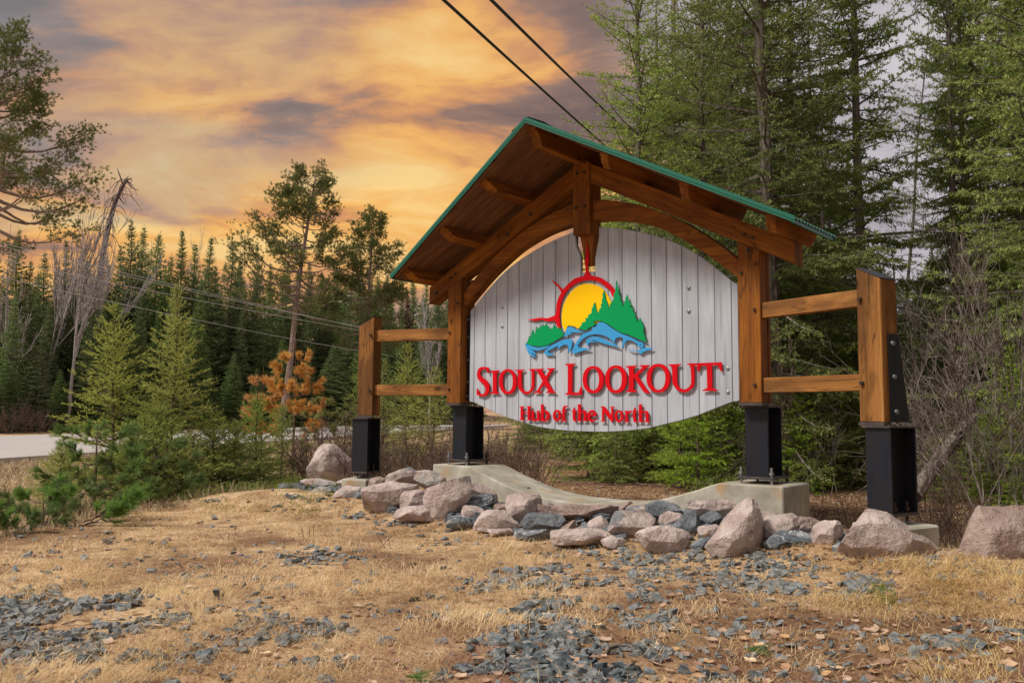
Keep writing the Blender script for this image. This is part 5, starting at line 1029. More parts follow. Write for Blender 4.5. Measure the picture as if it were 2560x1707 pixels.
def spruce(seed, h, R, z0, dz, nb, e0, e1, droop, twig, shoot, nk, nl, nw, base_t=.42, limb_n=3, hvis=None, sparse=0.0, tipt=.35, jit=(.62, 1.12), trunk_r=None, dead=0.0, prof=.8, lean=0.0, inner=.18, sides=6, bare_r=.006):
    """a conifer at the origin: returns crown mesh buffer and wood buffer"""
    g = np.random.default_rng(seed); cr_ = Buf(); wd = Buf()
    tr = trunk_r or h*.011
    zt = np.linspace(0, h, 14); wob = np.cumsum(g.normal(0, h*.0022, (14, 2)), axis=0)
    TP = np.stack([wob[:, 0]+lean*zt, wob[:, 1], zt], -1); TR = tr*(1-zt/h)**.8+.006
    V, F = tube(TP, TR, 8); wd.add(V, F)
    tp = lambda z: np.array([np.interp(z, zt, TP[:, 0]), np.interp(z, zt, TP[:, 1]), z])
    O, Dn, Ls, T, S = [], [], [], [], []
    z = z0; hv = hvis or h
    while z < min(h*.985, hv):
        k = (z-z0)/(h-z0) if h > z0 else 0
        n = max(3, int(round(nb*(1-.35*k)+g.normal(0, .6)))); a0 = g.uniform(0, 6.28)
        for b in range(n):
            if g.random() < sparse: continue
            az = a0+b*2*np.pi/n+g.normal(0, .22); L = R*((1-k)**prof)*g.uniform(*jit)+.0025*h
            zz = z+g.uniform(-.4, .4)*dz; el = e0+(e1-e0)*k+g.normal(0, .10)
            m = 7; s = np.linspace(0, 1, m); hd = np.array([math.cos(az), math.sin(az)])
            r_ = L*s*math.cos(el); zc_ = L*(s*math.sin(el)-droop*s**2*(1-k)+.75*droop*s**3.2*(1-k*.5))
            bp = tp(min(max(zz, .02), h*.99)); bend = g.normal(0, .10)*L
            BP = np.stack([bp[0]+hd[0]*r_-hd[1]*bend*s*s, bp[1]+hd[1]*r_+hd[0]*bend*s*s, bp[2]+zc_], -1)
            V, F = tube(BP, np.maximum(.014*L*(1-s*.9), bare_r*.6), limb_n); wd.add(V, F)
            if dead and g.random() < dead*(1-k): 
                for q in range(5):
                    s0 = g.uniform(.3, 1); p0 = np.array([np.interp(s0, s, BP[:, i]) for i in range(3)]); dd = np.array([hd[0], hd[1], 0])*.6+g.normal(0, .6, 3)
                    V, F = tube(np.stack([p0, p0+dd*.15*L, p0+dd*.26*L+np.array([0, 0, -.05*L])]), [bare_r*.7, bare_r*.5, bare_r*.3], 3); wd.add(V, F)
                continue
            tang = np.gradient(BP, axis=0); tang /= np.linalg.norm(tang, axis=1)[:, None]+1e-9
            s_ = inner
            while s_ < .97:
                p0 = np.array([np.interp(s_, s, BP[:, i]) for i in range(3)]); tg = np.array([np.interp(s_, s, tang[:, i]) for i in range(3)])
                for sg in (-1, 1):
                    tl = (.42*L*(1-s_)**.75+twig*.6)*g.uniform(.55, 1.1)*min(1, .45+s_*1.8)
                    a_ = sg*g.uniform(.75, 1.1); c_, si = math.cos(a_), math.sin(a_)
                    td = np.array([tg[0]*c_-tg[1]*si, tg[0]*si+tg[1]*c_, tg[2]+g.normal(-.12, .14)]); td /= np.linalg.norm(td)
                    ns = max(1, int(tl/shoot)); 
                    for q in range(ns):
                        p = p0+td*(q*shoot)+np.array([0, 0, -.10*(q*shoot)**1.3]); 
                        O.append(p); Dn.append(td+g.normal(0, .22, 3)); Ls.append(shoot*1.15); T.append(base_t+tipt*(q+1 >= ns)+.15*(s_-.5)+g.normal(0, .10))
                        if q and g.random() < .75:
                            O.append(p); bd = g.choice([-1, 1])*.9; cc, ss = math.cos(bd), math.sin(bd)
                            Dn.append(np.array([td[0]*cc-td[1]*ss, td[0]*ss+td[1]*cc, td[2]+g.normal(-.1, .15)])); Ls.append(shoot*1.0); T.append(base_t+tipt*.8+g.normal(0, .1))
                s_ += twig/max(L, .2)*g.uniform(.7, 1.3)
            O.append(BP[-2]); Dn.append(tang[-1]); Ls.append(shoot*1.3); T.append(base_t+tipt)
        S += [min(1, .28+2.2*(1-k))]*(len(O)-len(S))
        z += dz*g.uniform(.75, 1.25)*(1-.35*k)
    # leader
    if hv >= h:
        for q in range(4): O.append(tp(h*(1-.02*q)-.02)); Dn.append(np.array([g.normal(0, .35), g.normal(0, .35), 1])); Ls.append(shoot*2.2); T.append(base_t+tipt)
    S += [.35]*(len(O)-len(S)); S = np.array(S)
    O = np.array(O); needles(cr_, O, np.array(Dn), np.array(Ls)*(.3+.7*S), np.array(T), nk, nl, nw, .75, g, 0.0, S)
    return cr_, wd
def tree(name, crown, wood_, loc, rz, sxy, sz, label, cat, group=None, lean=(0, 0), cname='crown', wname='trunk'):
    M = T_(Vector(loc)) @ Matrix.Rotation(lean[0], 4, 'X') @ Matrix.Rotation(lean[1], 4, 'Y') @ RZ(rz) @ Matrix.Diagonal((sxy, sxy, sz, 1))
    e = bpy.data.objects.new(name, None); e.empty_display_size = .3; link(e, None, M); setp(e, label, cat, group)
    for nm_, me in ((cname, crown), (wname, wood_)):
        if me is None: continue
        o = bpy.data.objects.new(nm_, me); sc.collection.objects.link(o); o.parent = e; WM[o.name] = M
    return e
def leanrot(dx_right, dfwd=0.0):
    """small lean towards the viewer's right (radians) as rotations about X and Y"""
    vx, vy = Rv[0]*dx_right+Fv[0]*dfwd, Rv[1]*dx_right+Fv[1]*dfwd
    return (-vy, vx)
ORD = ['first', 'second', 'third', 'fourth', 'fifth', 'sixth', 'seventh', 'eighth', 'ninth', 'tenth', 'eleventh', 'twelfth', 'thirteenth', 'fourteenth', 'fifteenth', 'sixteenth', 'seventeenth', 'eighteenth', 'nineteenth', 'twentieth', 'twenty first', 'twenty second', 'twenty third', 'twenty fourth', 'twenty fifth', 'twenty sixth', 'twenty seventh', 'twenty eighth', 'twenty ninth', 'thirtieth', 'thirty first', 'thirty second', 'thirty third', 'thirty fourth', 'thirty fifth', 'thirty sixth', 'thirty seventh', 'thirty eighth', 'thirty ninth', 'fortieth']

# ---- the wall of spruces beyond the road
FS = []
for k, (R_, dz, pf) in enumerate(((2.5, .33, 1.0), (2.1, .31, 1.05), (2.8, .34, .95), (1.75, .30, 1.05))):
    c_, w_ = spruce(100+k, 14, R_, .25, dz, 10, -.18, .5, .12, .28, .22, 6, .17, .062, .36, 3, jit=(.80, 1.08), tipt=.30, prof=pf, trunk_r=.13, inner=.25)
    FS.append((c_.mesh('crown', MT['far_spruce_needles']), w_.mesh('trunk', MT['spruce_bark'])))
back = [(20,560),(62,640),(95,620),(150,590),(190,660),(215,640),(255,650),(288,600),(315,533),(345,553),(373,572),(408,630),(437,563),(460,600),(507,583),(528,655),(562,590),(592,640),(640,600),(668,650),(695,640),(735,660),(762,650),(800,690),(828,660),(852,700),(880,660),(915,690),(945,680),(975,700),(1024,715),(1055,730),(1085,700),(1115,720),(-30,600),(-90,540)]
front = [(-60,700),(15,720),(60,700),(110,745),(165,720),(225,700),(280,740),(335,730),(385,760),(430,720),(480,700),(540,740),(590,770),(640,750),(700,790),(760,770),(815,790),(865,760),(905,800),(950,770),(1000,790),(1050,820)]
def row(lst, D0, word, seed, wmul=1.0):
    g = np.random.default_rng(seed); lst = sorted(lst); vis = 0
    for (u, v) in lst:
        if u < 0: lb = dict([(-30, 'shaded spruce just beyond the left edge of the picture'), (-90, 'tallest spruce outside the left edge of the picture'), (-60, 'lower spruce just outside the left edge of the picture')]).get(u)
        else: lb = ORD[vis]+' spruce from the left in the '+word+' row beyond the road'; vis += 1
        D = D0+.031*u+g.uniform(-2.5, 2.5); x, y = at(u, D); zg = float(gz(x, y)); hh = ztop(u, v, D)-zg; k = int(g.integers(4)); cr_, wd = FS[k]
        if u == 1024: cr_ = DR; lb = 'dead rust red spruce behind the left rails in the '+word+' row'
        wv = g.uniform(.85, 1.12)*wmul*min(1.0, .55+hh/28)*1.16
        tree('spruce_tree', cr_, wd, (x, y, zg-.1), g.uniform(0, 6.28), wv*hh/14*.95, hh/14, lb, 'tree', 'spruces beyond the road', leanrot(g.normal(0, .015)))
mid = [(u, 690+34*math.sin(u*.071)+22*math.sin(u*.19)) for u in range(5, 1130, 33)]
DR = FS[3][0].copy(); DR.materials.clear(); DR.materials.append(MT['dead_red_needles'])
row(back, 60, 'back', 201); row(front, 55.5, 'front', 202, 1.15)
row(mid, 66, 'middle', 203, 1.25)
# dark low brush closing the foot of the wall
fill = [(u, 880+30*math.sin(u*.05)) for u in range(-40, 1130, 62)]
g = np.random.default_rng(210)
for i, (u, v) in enumerate(fill):
    D = 53.5+.031*u; x, y = at(u, D); zg = float(gz(x, y)); hh = ztop(u, v+g.uniform(-25, 25), D)-zg; cr_, wd = FS[int(g.integers(4))]
    tree('young_spruce', cr_, wd, (x, y, zg-.1), g.uniform(0, 6.28), hh/14*2.1, hh/14, (ORD[i]+' from the left of the low young spruces edging the far roadside'), 'tree', 'young spruces at the far roadside')

# ---- red pines
def redpine(seed, h, crown0, R, ntuft, lean, flat_top=1.0, blen=1.0, tuft_n=16, tl=.17, tw=.028, asym=None, sparse_low=.5):
    g = np.random.default_rng(seed); cr_ = Buf(); wd = Buf(); zt = np.linspace(0, h, 12)
    TP = np.stack([lean*zt+.25*np.sin(zt*.35)*.4, .1*np.sin(zt*.5), zt], -1); V, F = tube(TP, h*.0125*(1-zt/h)**.65+.02, 9); wd.add(V, F)
    tp = lambda z: np.array([np.interp(z, zt, TP[:, 0]), np.interp(z, zt, TP[:, 1]), z]); O, Dn, T = [], [], []
    z = crown0
    while z < h:
        k = (z-crown0)/(h-crown0); n = int(g.integers(3, 6)); a0 = g.uniform(0, 6.28)
        for b in range(n):
            az = a0+b*6.28/n+g.normal(0, .3); env = min(1, .62+2.2*k)*(1-k)**.55*(1.06 if k < .5 else .98)+.10
            L = R*env*g.uniform(.6, 1.1)*blen
            if asym: L *= 1+asym*math.cos(az)
            el = -.15+.95*k+g.normal(0, .15); s = np.linspace(0, 1, 7); hd = np.array([math.cos(az), math.sin(az)])
            sw = g.normal(0, .12)*L; p0 = tp(z+g.uniform(-.2, .2))
            BP = np.stack([p0[0]+hd[0]*L*s*math.cos(el)-hd[1]*sw*np.sin(s*3), p0[1]+hd[1]*L*s*math.cos(el)+hd[0]*sw*np.sin(s*3), p0[2]+L*(s*math.sin(el)-.12*np.sin(s*3.1)+.22*s**3)], -1)
            V, F = tube(BP, np.maximum(.022*L*(1-.85*s), .012), 4); wd.add(V, F)
            low = k < .25
            nt = max(4, int(L*8.5*(1-sparse_low*low)))
            for q in range(nt):
                s0 = g.uniform(.42, 1.0)**.7; b0 = np.array([np.interp(s0, s, BP[:, i]) for i in range(3)])
                d = np.array([hd[0], hd[1], .25])*.7+g.normal(0, .55, 3); d[2] = abs(d[2])*.8; l2 = L*.30*g.uniform(.4, 1)*(1.2-s0*.5)
                e = b0+d*l2; V, F = tube(np.stack([b0, b0+d*l2*.5+[0, 0, -.03], e]), [.012, .009, .006], 3); wd.add(V, F)
                for w_ in range(int(g.integers(4, 8))):
                    O.append(e+g.normal(0, .20, 3)*np.array([1, 1, .55])); Dn.append(d+g.normal(0, .5, 3)+np.array([0, 0, .5])); T.append(.42+g.normal(0, .14))
        z += g.uniform(.38, .62)*h/20*1.25
    O.append(tp(h)); Dn.append(np.array([0, 0, 1.0])); T.append(.5)
    needles(cr_, np.array(O), np.array(Dn), .16, np.array(T), tuft_n, tl, tw, .9, g)
    return cr_, wd
for (nm_, ub, ut, vt, D, c0, R_, lb, sd, asy) in (
    ('a', 700, 772, 412, 66, .47, 4.3, 'tall leaning red pine standing alone against the sunset, tallest left of the sign', 301, -.15),
    ('b', 905, 925, 530, 71, .40, 3.7, 'second red pine just left of the roof eave, lower than the leaning one', 302, 0),
    ('c', -75, -60, 40, 50, .48, 5.3, 'big dark pine whose boughs reach in at the left edge', 303, .1)):
    x, y = at(ub, D); zg = float(gz(x, y)); hh = ztop(ut, vt, D)-zg; dxm = (ut-ub)/FPX*D
    cB_, wB_ = redpine(sd, hh, hh*c0, R_, 0, 0, asym=asy, tuft_n=18, tl=.17, tw=.026)
    tree('red_pine', cB_.mesh('crown', MT['pine_needles']), wB_.mesh('trunk', MT['pine_bark']), (x, y, zg-.1), math.atan2(Rv[1], Rv[0]), 1, 1, lb, 'pine tree', 'red pines beyond the road', leanrot(dxm/hh))

# ---- bare trees
def bare(seed, h, r0, spread=.5, depth=5, nch=3, up=.35, start=.35, leanx=0.0, kink=.12, minr=.004, sides=4, decay=.68):
    g = np.random.default_rng(seed); wd = Buf()
    def grow(p, d, L, r, lv):
        m = 5; pts = [p]; dd = d.copy()
        for i in range(m-1):
            dd = dd+g.normal(0, kink, 3)+np.array([0, 0, up*.12]); dd /= np.linalg.norm(dd); pts.append(pts[-1]+dd*L/(m-1))
        pts = np.array(pts); rr = np.linspace(r, max(minr, r*.55), m); V, F = tube(pts, rr, sides if lv < 2 else 3); wd.add(V, F)
        if lv >= depth: return
        n = nch+int(g.integers(0, 2))
        for i in range(n):
            s0 = g.uniform(start if lv == 0 else .25, 1); q = s0*(m-1); k = int(min(q, m-2)); b = pts[k]*(1-(q-k))+pts[k+1]*(q-k)
            nd = dd+g.normal(0, spread, 3); nd[2] += up*.4; nd /= np.linalg.norm(nd)
            grow(b, nd, L*decay*g.uniform(.6, 1.05), max(minr, r*.5*g.uniform(.7, 1)), lv+1)
        grow(pts[-1], dd, L*decay, max(minr, r*.55), lv+1)
    grow(np.zeros(3), np.array([leanx, 0, 1.0]), h*.42, r0, 0); return wd
bt = [(43, 560, 58, .16, .06, 'pale birch trunk nearest the left edge'), (95, 440, 59, .17, .16, 'leaning bare birch second from the left edge'), (165, 430, 58, .17, .20, 'forked bare birch leaning right beside the dead snag'),
      (120, 470, 63, .12, .02, 'thin bare birch between the two leaning ones'), (205, 520, 64, .10, .05, 'slender bare birch left of the dead snag'), (395, 590, 88, .10, 0, 'faint bare tree behind the spruces left of the middle'), (470, 566, 88, .12, 0, 'round topped bare tree between two spruce spires'),
      (585, 588, 90, .12, .03, 'bare tree at the left of the leaning red pine'), (350, 560, 88, .08, 0, 'faint bare birch behind the tallest spruces'), (1075, 700, 80, .12, 0, 'bare tree seen above the left rails')]
for i, (u, v, D, r0, ln_, lb) in enumerate(bt):
    x, y = at(u, D); zg = float(gz(x, y)); hh = ztop(u, v, D)-zg
    b = bare(400+i, hh, r0, .26, 4, 3, .6, .5, 0, .06, .017, 3)
    zmax = np.concatenate(b.V)[:, 2].max(); k = hh/zmax
    M = T_(Vector((x, y, zg-.1))) @ Matrix.Rotation(leanrot(ln_)[0], 4, 'X') @ Matrix.Rotation(leanrot(ln_)[1], 4, 'Y') @ Matrix.Scale(k, 4)
    setp(obj('bare_birch', b.mesh('bare_birch', MT['birch_bark']), None, M), lb, 'bare tree', 'bare trees beyond the road')
# broken snag
g = np.random.default_rng(450); D = 67
def pxp(u, v, D): return C+ray(u, v)*D
P0 = np.array([pxp(*q, D) for q in ((215, 900), (240, 740), (262, 610), (277, 543), (290, 500), (305, 468), (320, 448))]); V, F = tube(P0, [.24, .24, .22, .20, .17, .13, .08], 8); sb = Buf(); sb.add(V, F)
for (a, b_, c_) in (((318,450),(328,446),(330,455)),((308,462),(297,432),(293,422)),((305,468),(312,450),(322,440)),((318,452),(330,470),(346,477)),((296,490),(306,505),(312,512))):
    V, F = tube(np.array([pxp(*q, D) for q in (a, b_, c_)]), [.07, .05, .025], 5); sb.add(V, F)
for k in range(46):
    s0 = g.uniform(1.2, 6); i = min(int(s0), 5); p = P0[i]*(1-s0+i)+P0[i+1]*(s0-i); sg = g.choice([-1, 1]); L = g.uniform(.5, 1.7)
    d = Rv*sg*g.uniform(.5, 1)+Fv*g.normal(0, .5); pts = [p+d*L*t+np.array([0, 0, L*(.25*math.sin(t*3)-.75*t*t)]) for t in np.linspace(0, 1, 6)]
    V, F = tube(np.array(pts), np.linspace(.035, .014, 6), 4); sb.add(V, F)
setp(obj('dead_snag', sb.mesh('dead_snag', MT['dead_wood'])), 'broken leaning dead snag with drooping twigs above the left spruces', 'dead tree')

# ---- saplings in the left foreground
def sap(seed, u, vb, vt, D, R_, mat, lb, dz=.26, nb=6, twig=.115, shoot=.11, nk=20, nl=.030, nw=.0095, z0=.25, cat='young fir', name='fir_sapling', e0=.1, tipt=.4, base_t=.35, lean=0, prof=.8, bark_='twig_bark', zoff=None, sparse=0.0):
    x, y = at(u, D); zg = float(gz(x, y)); 
    if vb: zg = min(zg, ztop(u, vb, D))
    hh = ztop(u, vt, D)-zg
    c_, w_ = spruce(seed, hh, R_, z0*hh, dz*.66, nb+3, e0, .9, .10, twig, shoot, nk, nl, nw, base_t, 4, tipt=tipt, prof=prof, trunk_r=.006*hh+.006, inner=.08, bare_r=.003, sparse=sparse)
    return tree(name, c_.mesh('crown', MT[mat]), w_.mesh('trunk', MT[bark_]), (x, y, zg), 0, 1, 1, lb, cat, None, leanrot(lean))
sap(501, 288, None, 758, 12.6, 1.08, 'sapling_needles', 'left one of the pair of tall young firs in the foreground, yellow green tips', dz=.24, z0=.10, lean=-.02)
sap(502, 438, None, 712, 13.4, 1.0, 'sapling_needles', 'right one of the pair of tall young firs, with a long bare leader', dz=.25, z0=.12, tipt=.5)
sap(503, 395, None, 1020, 12.4, 1.0, 'fir_needles', 'low bushy fir at the feet of the two tall young firs', dz=.16, z0=.05)
sap(504, 535, None, 1035, 13.6, 1.05, 'fir_needles', 'spreading low fir right of the two tall young firs', dz=.17, z0=.05)
sap(505, 645, None, 985, 14.6, .85, 'fir_needles', 'small blue green fir left of the pointed pink boulder', dz=.18, z0=.05, tipt=.25)
sap(506, 590, None, 1060, 14.0, .8, 'fir_needles', 'small fir between the spreading fir and the blue green one', dz=.16, z0=.04)
sap(507, 705, None, 1010, 15.5, .5, 'fir_needles', 'thin fir behind the pointed pink boulder', dz=.18, z0=.05)
sap(508, 900, None, 860, 22, .8, 'fir_needles', 'slim young fir just left of the far outer post', dz=.26, z0=.05, nw=.009, twig=.18, shoot=.15, nl=.035)
sap(509, 1015, None, 860, 27, 1.3, 'sapling_needles', 'light green young fir seen between the left rails', dz=.3, z0=.05, nw=.011, twig=.22, shoot=.18, nl=.045)
sap(510, 960, None, 900, 24, 1.1, 'fir_needles', 'darker young fir low between the left rails', dz=.28, z0=.05, nw=.011, twig=.2, shoot=.17, nl=.04)
sap(511, 1085, None, 920, 26, 1.2, 'sapling_needles', 'young fir behind the left sign post', dz=.3, z0=.05, nw=.011, twig=.22, shoot=.18, nl=.045)
sap(512, 335, None, 1100, 11.9, .7, 'fir_needles', 'low fir between the trunks of the two tall young firs', dz=.17, z0=.03)
sap(513, 460, None, 1110, 12.2, .7, 'sapling_needles', 'low yellow green fir right below the right tall young fir', dz=.17, z0=.03)
sap(514, 160, None, 1130, 11.0, .6, 'sapling_needles', 'low yellow green fir behind the low pines at the left', dz=.17, z0=.03)
# rust brown and green white pines with long needles
def wpine(seed, u, vt, D, R_, mat, lb, tl=.10, nt=4, z0=.15, lean=0, name='white_pine_sapling', cat='young pine', vb=None, n_in=24, dens=1.0, tw=.0055, e=.45, up=.5):
    g = np.random.default_rng(seed); x, y = at(u, D); zg = float(gz(x, y)); hh = ztop(u, vt, D)-zg; cr_ = Buf(); wd = Buf()
    V, F = tube(np.array([[0, 0, 0], [.02, 0, hh*.5], [0, 0, hh]]), [.018+.01*hh, .012+.004*hh, .005], 6); wd.add(V, F); O, Dn, T = [], [], []
    z = z0*hh
    while z < hh:
        k = z/hh; n = int(g.integers(4, 7)); a0 = g.uniform(0, 6.28)
        for b in range(n):
            az = a0+b*6.28/n+g.normal(0, .2); L = R_*(1-k)**.6*g.uniform(.65, 1.15)+.12; s = np.linspace(0, 1, 6); el = e*(.5+k)
            BP = np.stack([math.cos(az)*L*s*math.cos(el), math.sin(az)*L*s*math.cos(el), z+L*(s*math.sin(el)*.5+.25*s**2.5-.08*np.sin(s*3))], -1)
            V, F = tube(BP, np.maximum(.012*L*(1-s*.7), .003), 4); wd.add(V, F)
            for q in range(max(4, int(L*16*dens))):
                s0 = g.uniform(.4, 1)**.6; b0 = np.array([np.interp(s0, s, BP[:, i]) for i in range(3)]); d = np.array([math.cos(az), math.sin(az), up])+g.normal(0, .45, 3); d /= np.linalg.norm(d); l2 = .16*L*g.uniform(.3, 1)+.03
                V, F = tube(np.stack([b0, b0+d*l2]), [.004, .003], 3); wd.add(V, F)
                for j in range(3): O.append(b0+d*l2*(.5+.25*j)); Dn.append(d+g.normal(0, .15, 3)); T.append(.45+g.normal(0, .18))
        z += .22+.10*hh*g.uniform(.5, 1)
    O.append(np.array([0, 0, hh])); Dn.append(np.array([0, 0, 1.0])); T.append(.6)
    needles(cr_, np.array(O), np.array(Dn), .05, np.array(T), n_in, tl, tw, 1.5, g)
    return tree(name, cr_.mesh('crown', MT[mat]), wd.mesh('trunk', MT['twig_bark']), (x, y, zg), 0, 1, 1, lb, cat, None, leanrot(lean))
wpine(521, 735, 868, 21, .95, 'rust_needles', 'dead rust orange young pine in front of the leaning red pine trunk', tl=.15, tw=.010, z0=.3, dens=1.3)
wpine(522, 655, 930, 21.5, .55, 'rust_needles', 'smaller half dead orange pine bough left of the rust orange pine', tl=.15, tw=.010, z0=.35)
wpine(523, 805, 990, 19.5, .5, 'sapling_needles', 'yellowish young pine right of the rust orange one', tl=.13, tw=.009, z0=.3)
wpine(524, 245, 1065, 11.6, 1.0, 'white_pine_needles', 'spreading long needled pine under the left young fir, one bough reaching left', z0=.25, e=.25, dens=1.3)
wpine(525, 385, 1120, 11.9, .8, 'white_pine_needles', 'dark green long needled pine below the right young fir', z0=.1, dens=1.6)
wpine(526, 120, 1250, 9.6, .95, 'white_pine_needles', 'lush low pine at the left edge of the mound', z0=.05, dens=2.0, e=.3)
wpine(527, 30, 1262, 9.3, .6, 'white_pine_needles', 'small low pine cut by the left edge', z0=.05, dens=1.6, e=.3)
wpine(528, 210, 1235, 10.4, .7, 'white_pine_needles', 'low pine clump right behind the lush one', z0=.05, dens=1.8, e=.3)
# creeping juniper and green ground cover
def creeper(u0, u1, v0, v1, n, seed, mat, label, name, hh=.10, pl_=None):
    g = np.random.default_rng(seed); u = g.uniform(u0, u1, n); v = g.uniform(v0, v1, n); F_ = Fv[None]+R2[None]*((u-IW/2)/FPX)[:, None]-U2[None]*((v-IH/2)/FPX)[:, None]
    k = (((u-(u0+u1)/2)/((u1-u0)/2))**2+((v-(v0+v1)/2)/((v1-v0)/2))**2) < g.uniform(.6, 1.1, n); F_ = F_[k]
    P = C+F_*((.16-C[2])/F_[:, 2])[:, None]
    for _ in range(3): P = C+F_*((gz(P[:, 0], P[:, 1])-C[2])/F_[:, 2])[:, None]
    P[:, 2] = gz(P[:, 0], P[:, 1])
    c = Buf(); m = len(P); O = P+np.stack([np.zeros(m), np.zeros(m), g.uniform(0, hh, m)], -1); d = g.normal(0, .8, (m, 3)); d[:, 2] = np.abs(d[:, 2])+.25
    needles(c, O, d, .07, np.clip(g.normal(.5, .22, m), 0, 1), 12, .014, .005, .8, g)
    setp(obj(name, c.mesh(name, MT[mat])), label, 'shrub')
creeper(668, 852, 1204, 1256, 2600, 601, 'moss_green', 'low yellow green juniper mat beside the leftmost boulders', 'creeping_juniper', .12)
creeper(300, 700, 1195, 1262, 4200, 602, 'fir_needles', 'low leafy green ground cover along the crest of the mound', 'ground_cover_plant', .10)
creeper(1160, 1230, 1160, 1225, 60, 603, 'white_pine_needles', 'pine seedling between the boulders', 'pine_seedling')
creeper(2175, 2235, 1470, 1500, 90, 604, 'moss_green', 'small green heath sprig at the right of the slate', 'green_sprig', .12)

# ---- forest behind and right of the sign
BS = []
for k in range(3):
    c_, w_ = spruce(700+k, 17, 2.9, 1.2, .37, 6, -.15, .7, .34, .17, .125, 8, .062, .028, .34, 3, hvis=11.0, sparse=.08, tipt=.30, prof=.5, trunk_r=.16, dead=.14, inner=.15, bare_r=.006)
    BS.append((c_.mesh('crown', MT['spruce_needles']), w_.mesh('trunk', MT['spruce_bark'])))
c_, w_ = spruce(704, 15, 2.3, .5, .38, 6, -.1, .7, .25, .20, .14, 8, .062, .026, .42, 4, hvis=10.5, sparse=.05, tipt=.35, prof=.5, trunk_r=.10, inner=.12)
BS.append((c_.mesh('crown', MT['fir_needles']), w_.mesh('trunk', MT['spruce_bark'])))
c_, w_ = spruce(705, 13, 1.5, 1.0, .42, 6, -.15, .5, .3, .22, .15, 8, .06, .024, .34, 3, hvis=11, sparse=.25, tipt=.25, prof=.6, trunk_r=.07, dead=.35, inner=.25)
BS.append((c_.mesh('crown', MT['spruce_needles']), w_.mesh('trunk', MT['spruce_bark'])))
# (u at base, D, variant, scale xy, scale z, rot, lean, label)
FT = [
 (1945, 15.0, 0, .92, 1.0, .3, -.030, 'thick grey trunked spruce behind the near sign post, leaning slightly left'),
 (2160, 16.0, 1, .66, 1.0, 2.0, 0, 'straight trunked spruce rising behind the right rails'),
 (1610, 17.0, 3, .95, .95, 1.0, 0, 'feathery light green spruce behind the roof ridge, its boughs touching the cables'),
 (1745, 18.5, 3, .95, 1.05, 4.0, .01, 'light green spruce between the ridge and the near sign post'),
 (2072, 20.0, 4, .9, 1.0, 3.0, 0, 'thin dark spruce seen between the right rails'),
 (2222, 20.5, 4, .75, .92, .7, .11, 'thin sparse spruce leaning right in the open gap of sky'),
 (2385, 17.5, 2, .5, 1.1, 1.9, .02, 'dark straight spruce left of the pale trunked one near the right edge'),
 (2425, 18.5, 1, .5, 1.1, 4.9, .01, 'pale trunked spruce near the right edge'),
 (2630, 13.5, 3, .85, 1.1, 2.6, 0, 'bright green spruce hanging in at the right edge'),
 (2560, 19.0, 2, .85, 1.15, .2, 0, 'dark spruce behind the bright one at the right edge'),
 (2720, 16.0, 0, 1.0, 1.1, 3.3, 0, 'spruce outside the right edge of the picture'),
 (1835, 21.0, 1, 1.0, 1.1, 5.5, 0, 'spruce in the second rank behind the near end of the roof'),
 (1995, 22.0, 2, 1.0, 1.12, 2.4, 0, 'dark spruce in the second rank above the roof corner'),
 (1690, 24.0, 0, 1.0, 1.05, 1.4, 0, 'deep shaded spruce behind the middle of the roof slope'),
 (1560, 26.0, 3, .8, .72, 2.2, 0, 'green spruce seen through the right arch of the sign'),
 (1450, 30.0, 3, .8, .50, .8, 0, 'small spruce seen below the king post'),
 (1350, 33.0, 3, .9, .46, 3.8, 0, 'small spruce seen through the left arch of the sign'),
 (2085, 26.0, 0, .6, .8, .9, 0, 'spruce in the back rank above the right rails'),
 (2340, 25.0, 2, .7, .42, 4.4, 0, 'short spruce at the foot of the gap of sky'),
 (2250, 29.0, 0, .7, .42, 5.2, 0, 'short dark spruce deep in the gap of sky'),
 (2480, 26.0, 1, .85, 1.15, 1.1, 0, 'dark spruce deep behind the right shrubs'),
 (1900, 29.0, 3, 1.1, 1.15, 2.9, 0, 'spruce deep behind the near sign post'),
 (1790, 31.0, 2, 1.1, 1.2, .5, 0, 'deep back rank spruce right of the panel'),
 (1870, 26.0, 1, 1.0, 1.0, 3.1, 0, 'dark spruce deep between the two thick trunks'),
 (1650, 30.0, 2, 1.1, 1.1, 2.2, 0, 'shaded spruce deep behind the light green ones'),
 (1760, 25.0, 0, 1.0, 1.1, 1.2, 0, 'shaded spruce behind the lower half of the roof slope'),
 (2040, 28.0, 2, .8, 1.05, 5.0, 0, 'shaded spruce deep left of the gap of sky'),
 (2630, 22.0, 0, 1.1, 1.15, .4, 0, 'dark spruce far back at the right edge'),
 (2000, 34.0, 1, .9, 1.0, 4.1, 0, 'deep back rank spruce behind the right rails'),
]
for (u, D, k, sx, sz, rz, ln_, lb) in FT:
    x, y = at(u, D); zg = float(gz(x, y)); tree('spruce_tree', *BS[k], (x, y, zg-.1), rz, sx, sz, lb, 'tree', 'tall spruces behind the sign', leanrot(ln_))
# unseen spruces carry the forest on, added to block sky light from the right
for i, (x, y, k, rz) in enumerate(((9.6, -.6, 0, .3), (10.8, 2.4, 1, 2.2), (8.6, 3.9, 2, 4.0), (12.4, -3.2, 3, 1.1), (13.4, .6, 0, 5.1), (11.6, -5.6, 1, 3.0), (15.0, 3.6, 2, .8))):
    tree('spruce_tree', *BS[k], (x, y, float(gz(x, y))-.1), rz, 1.0, 1.05, ORD[i]+' of the spruces standing outside the picture to the right', 'tree', 'spruces outside the picture to the right')
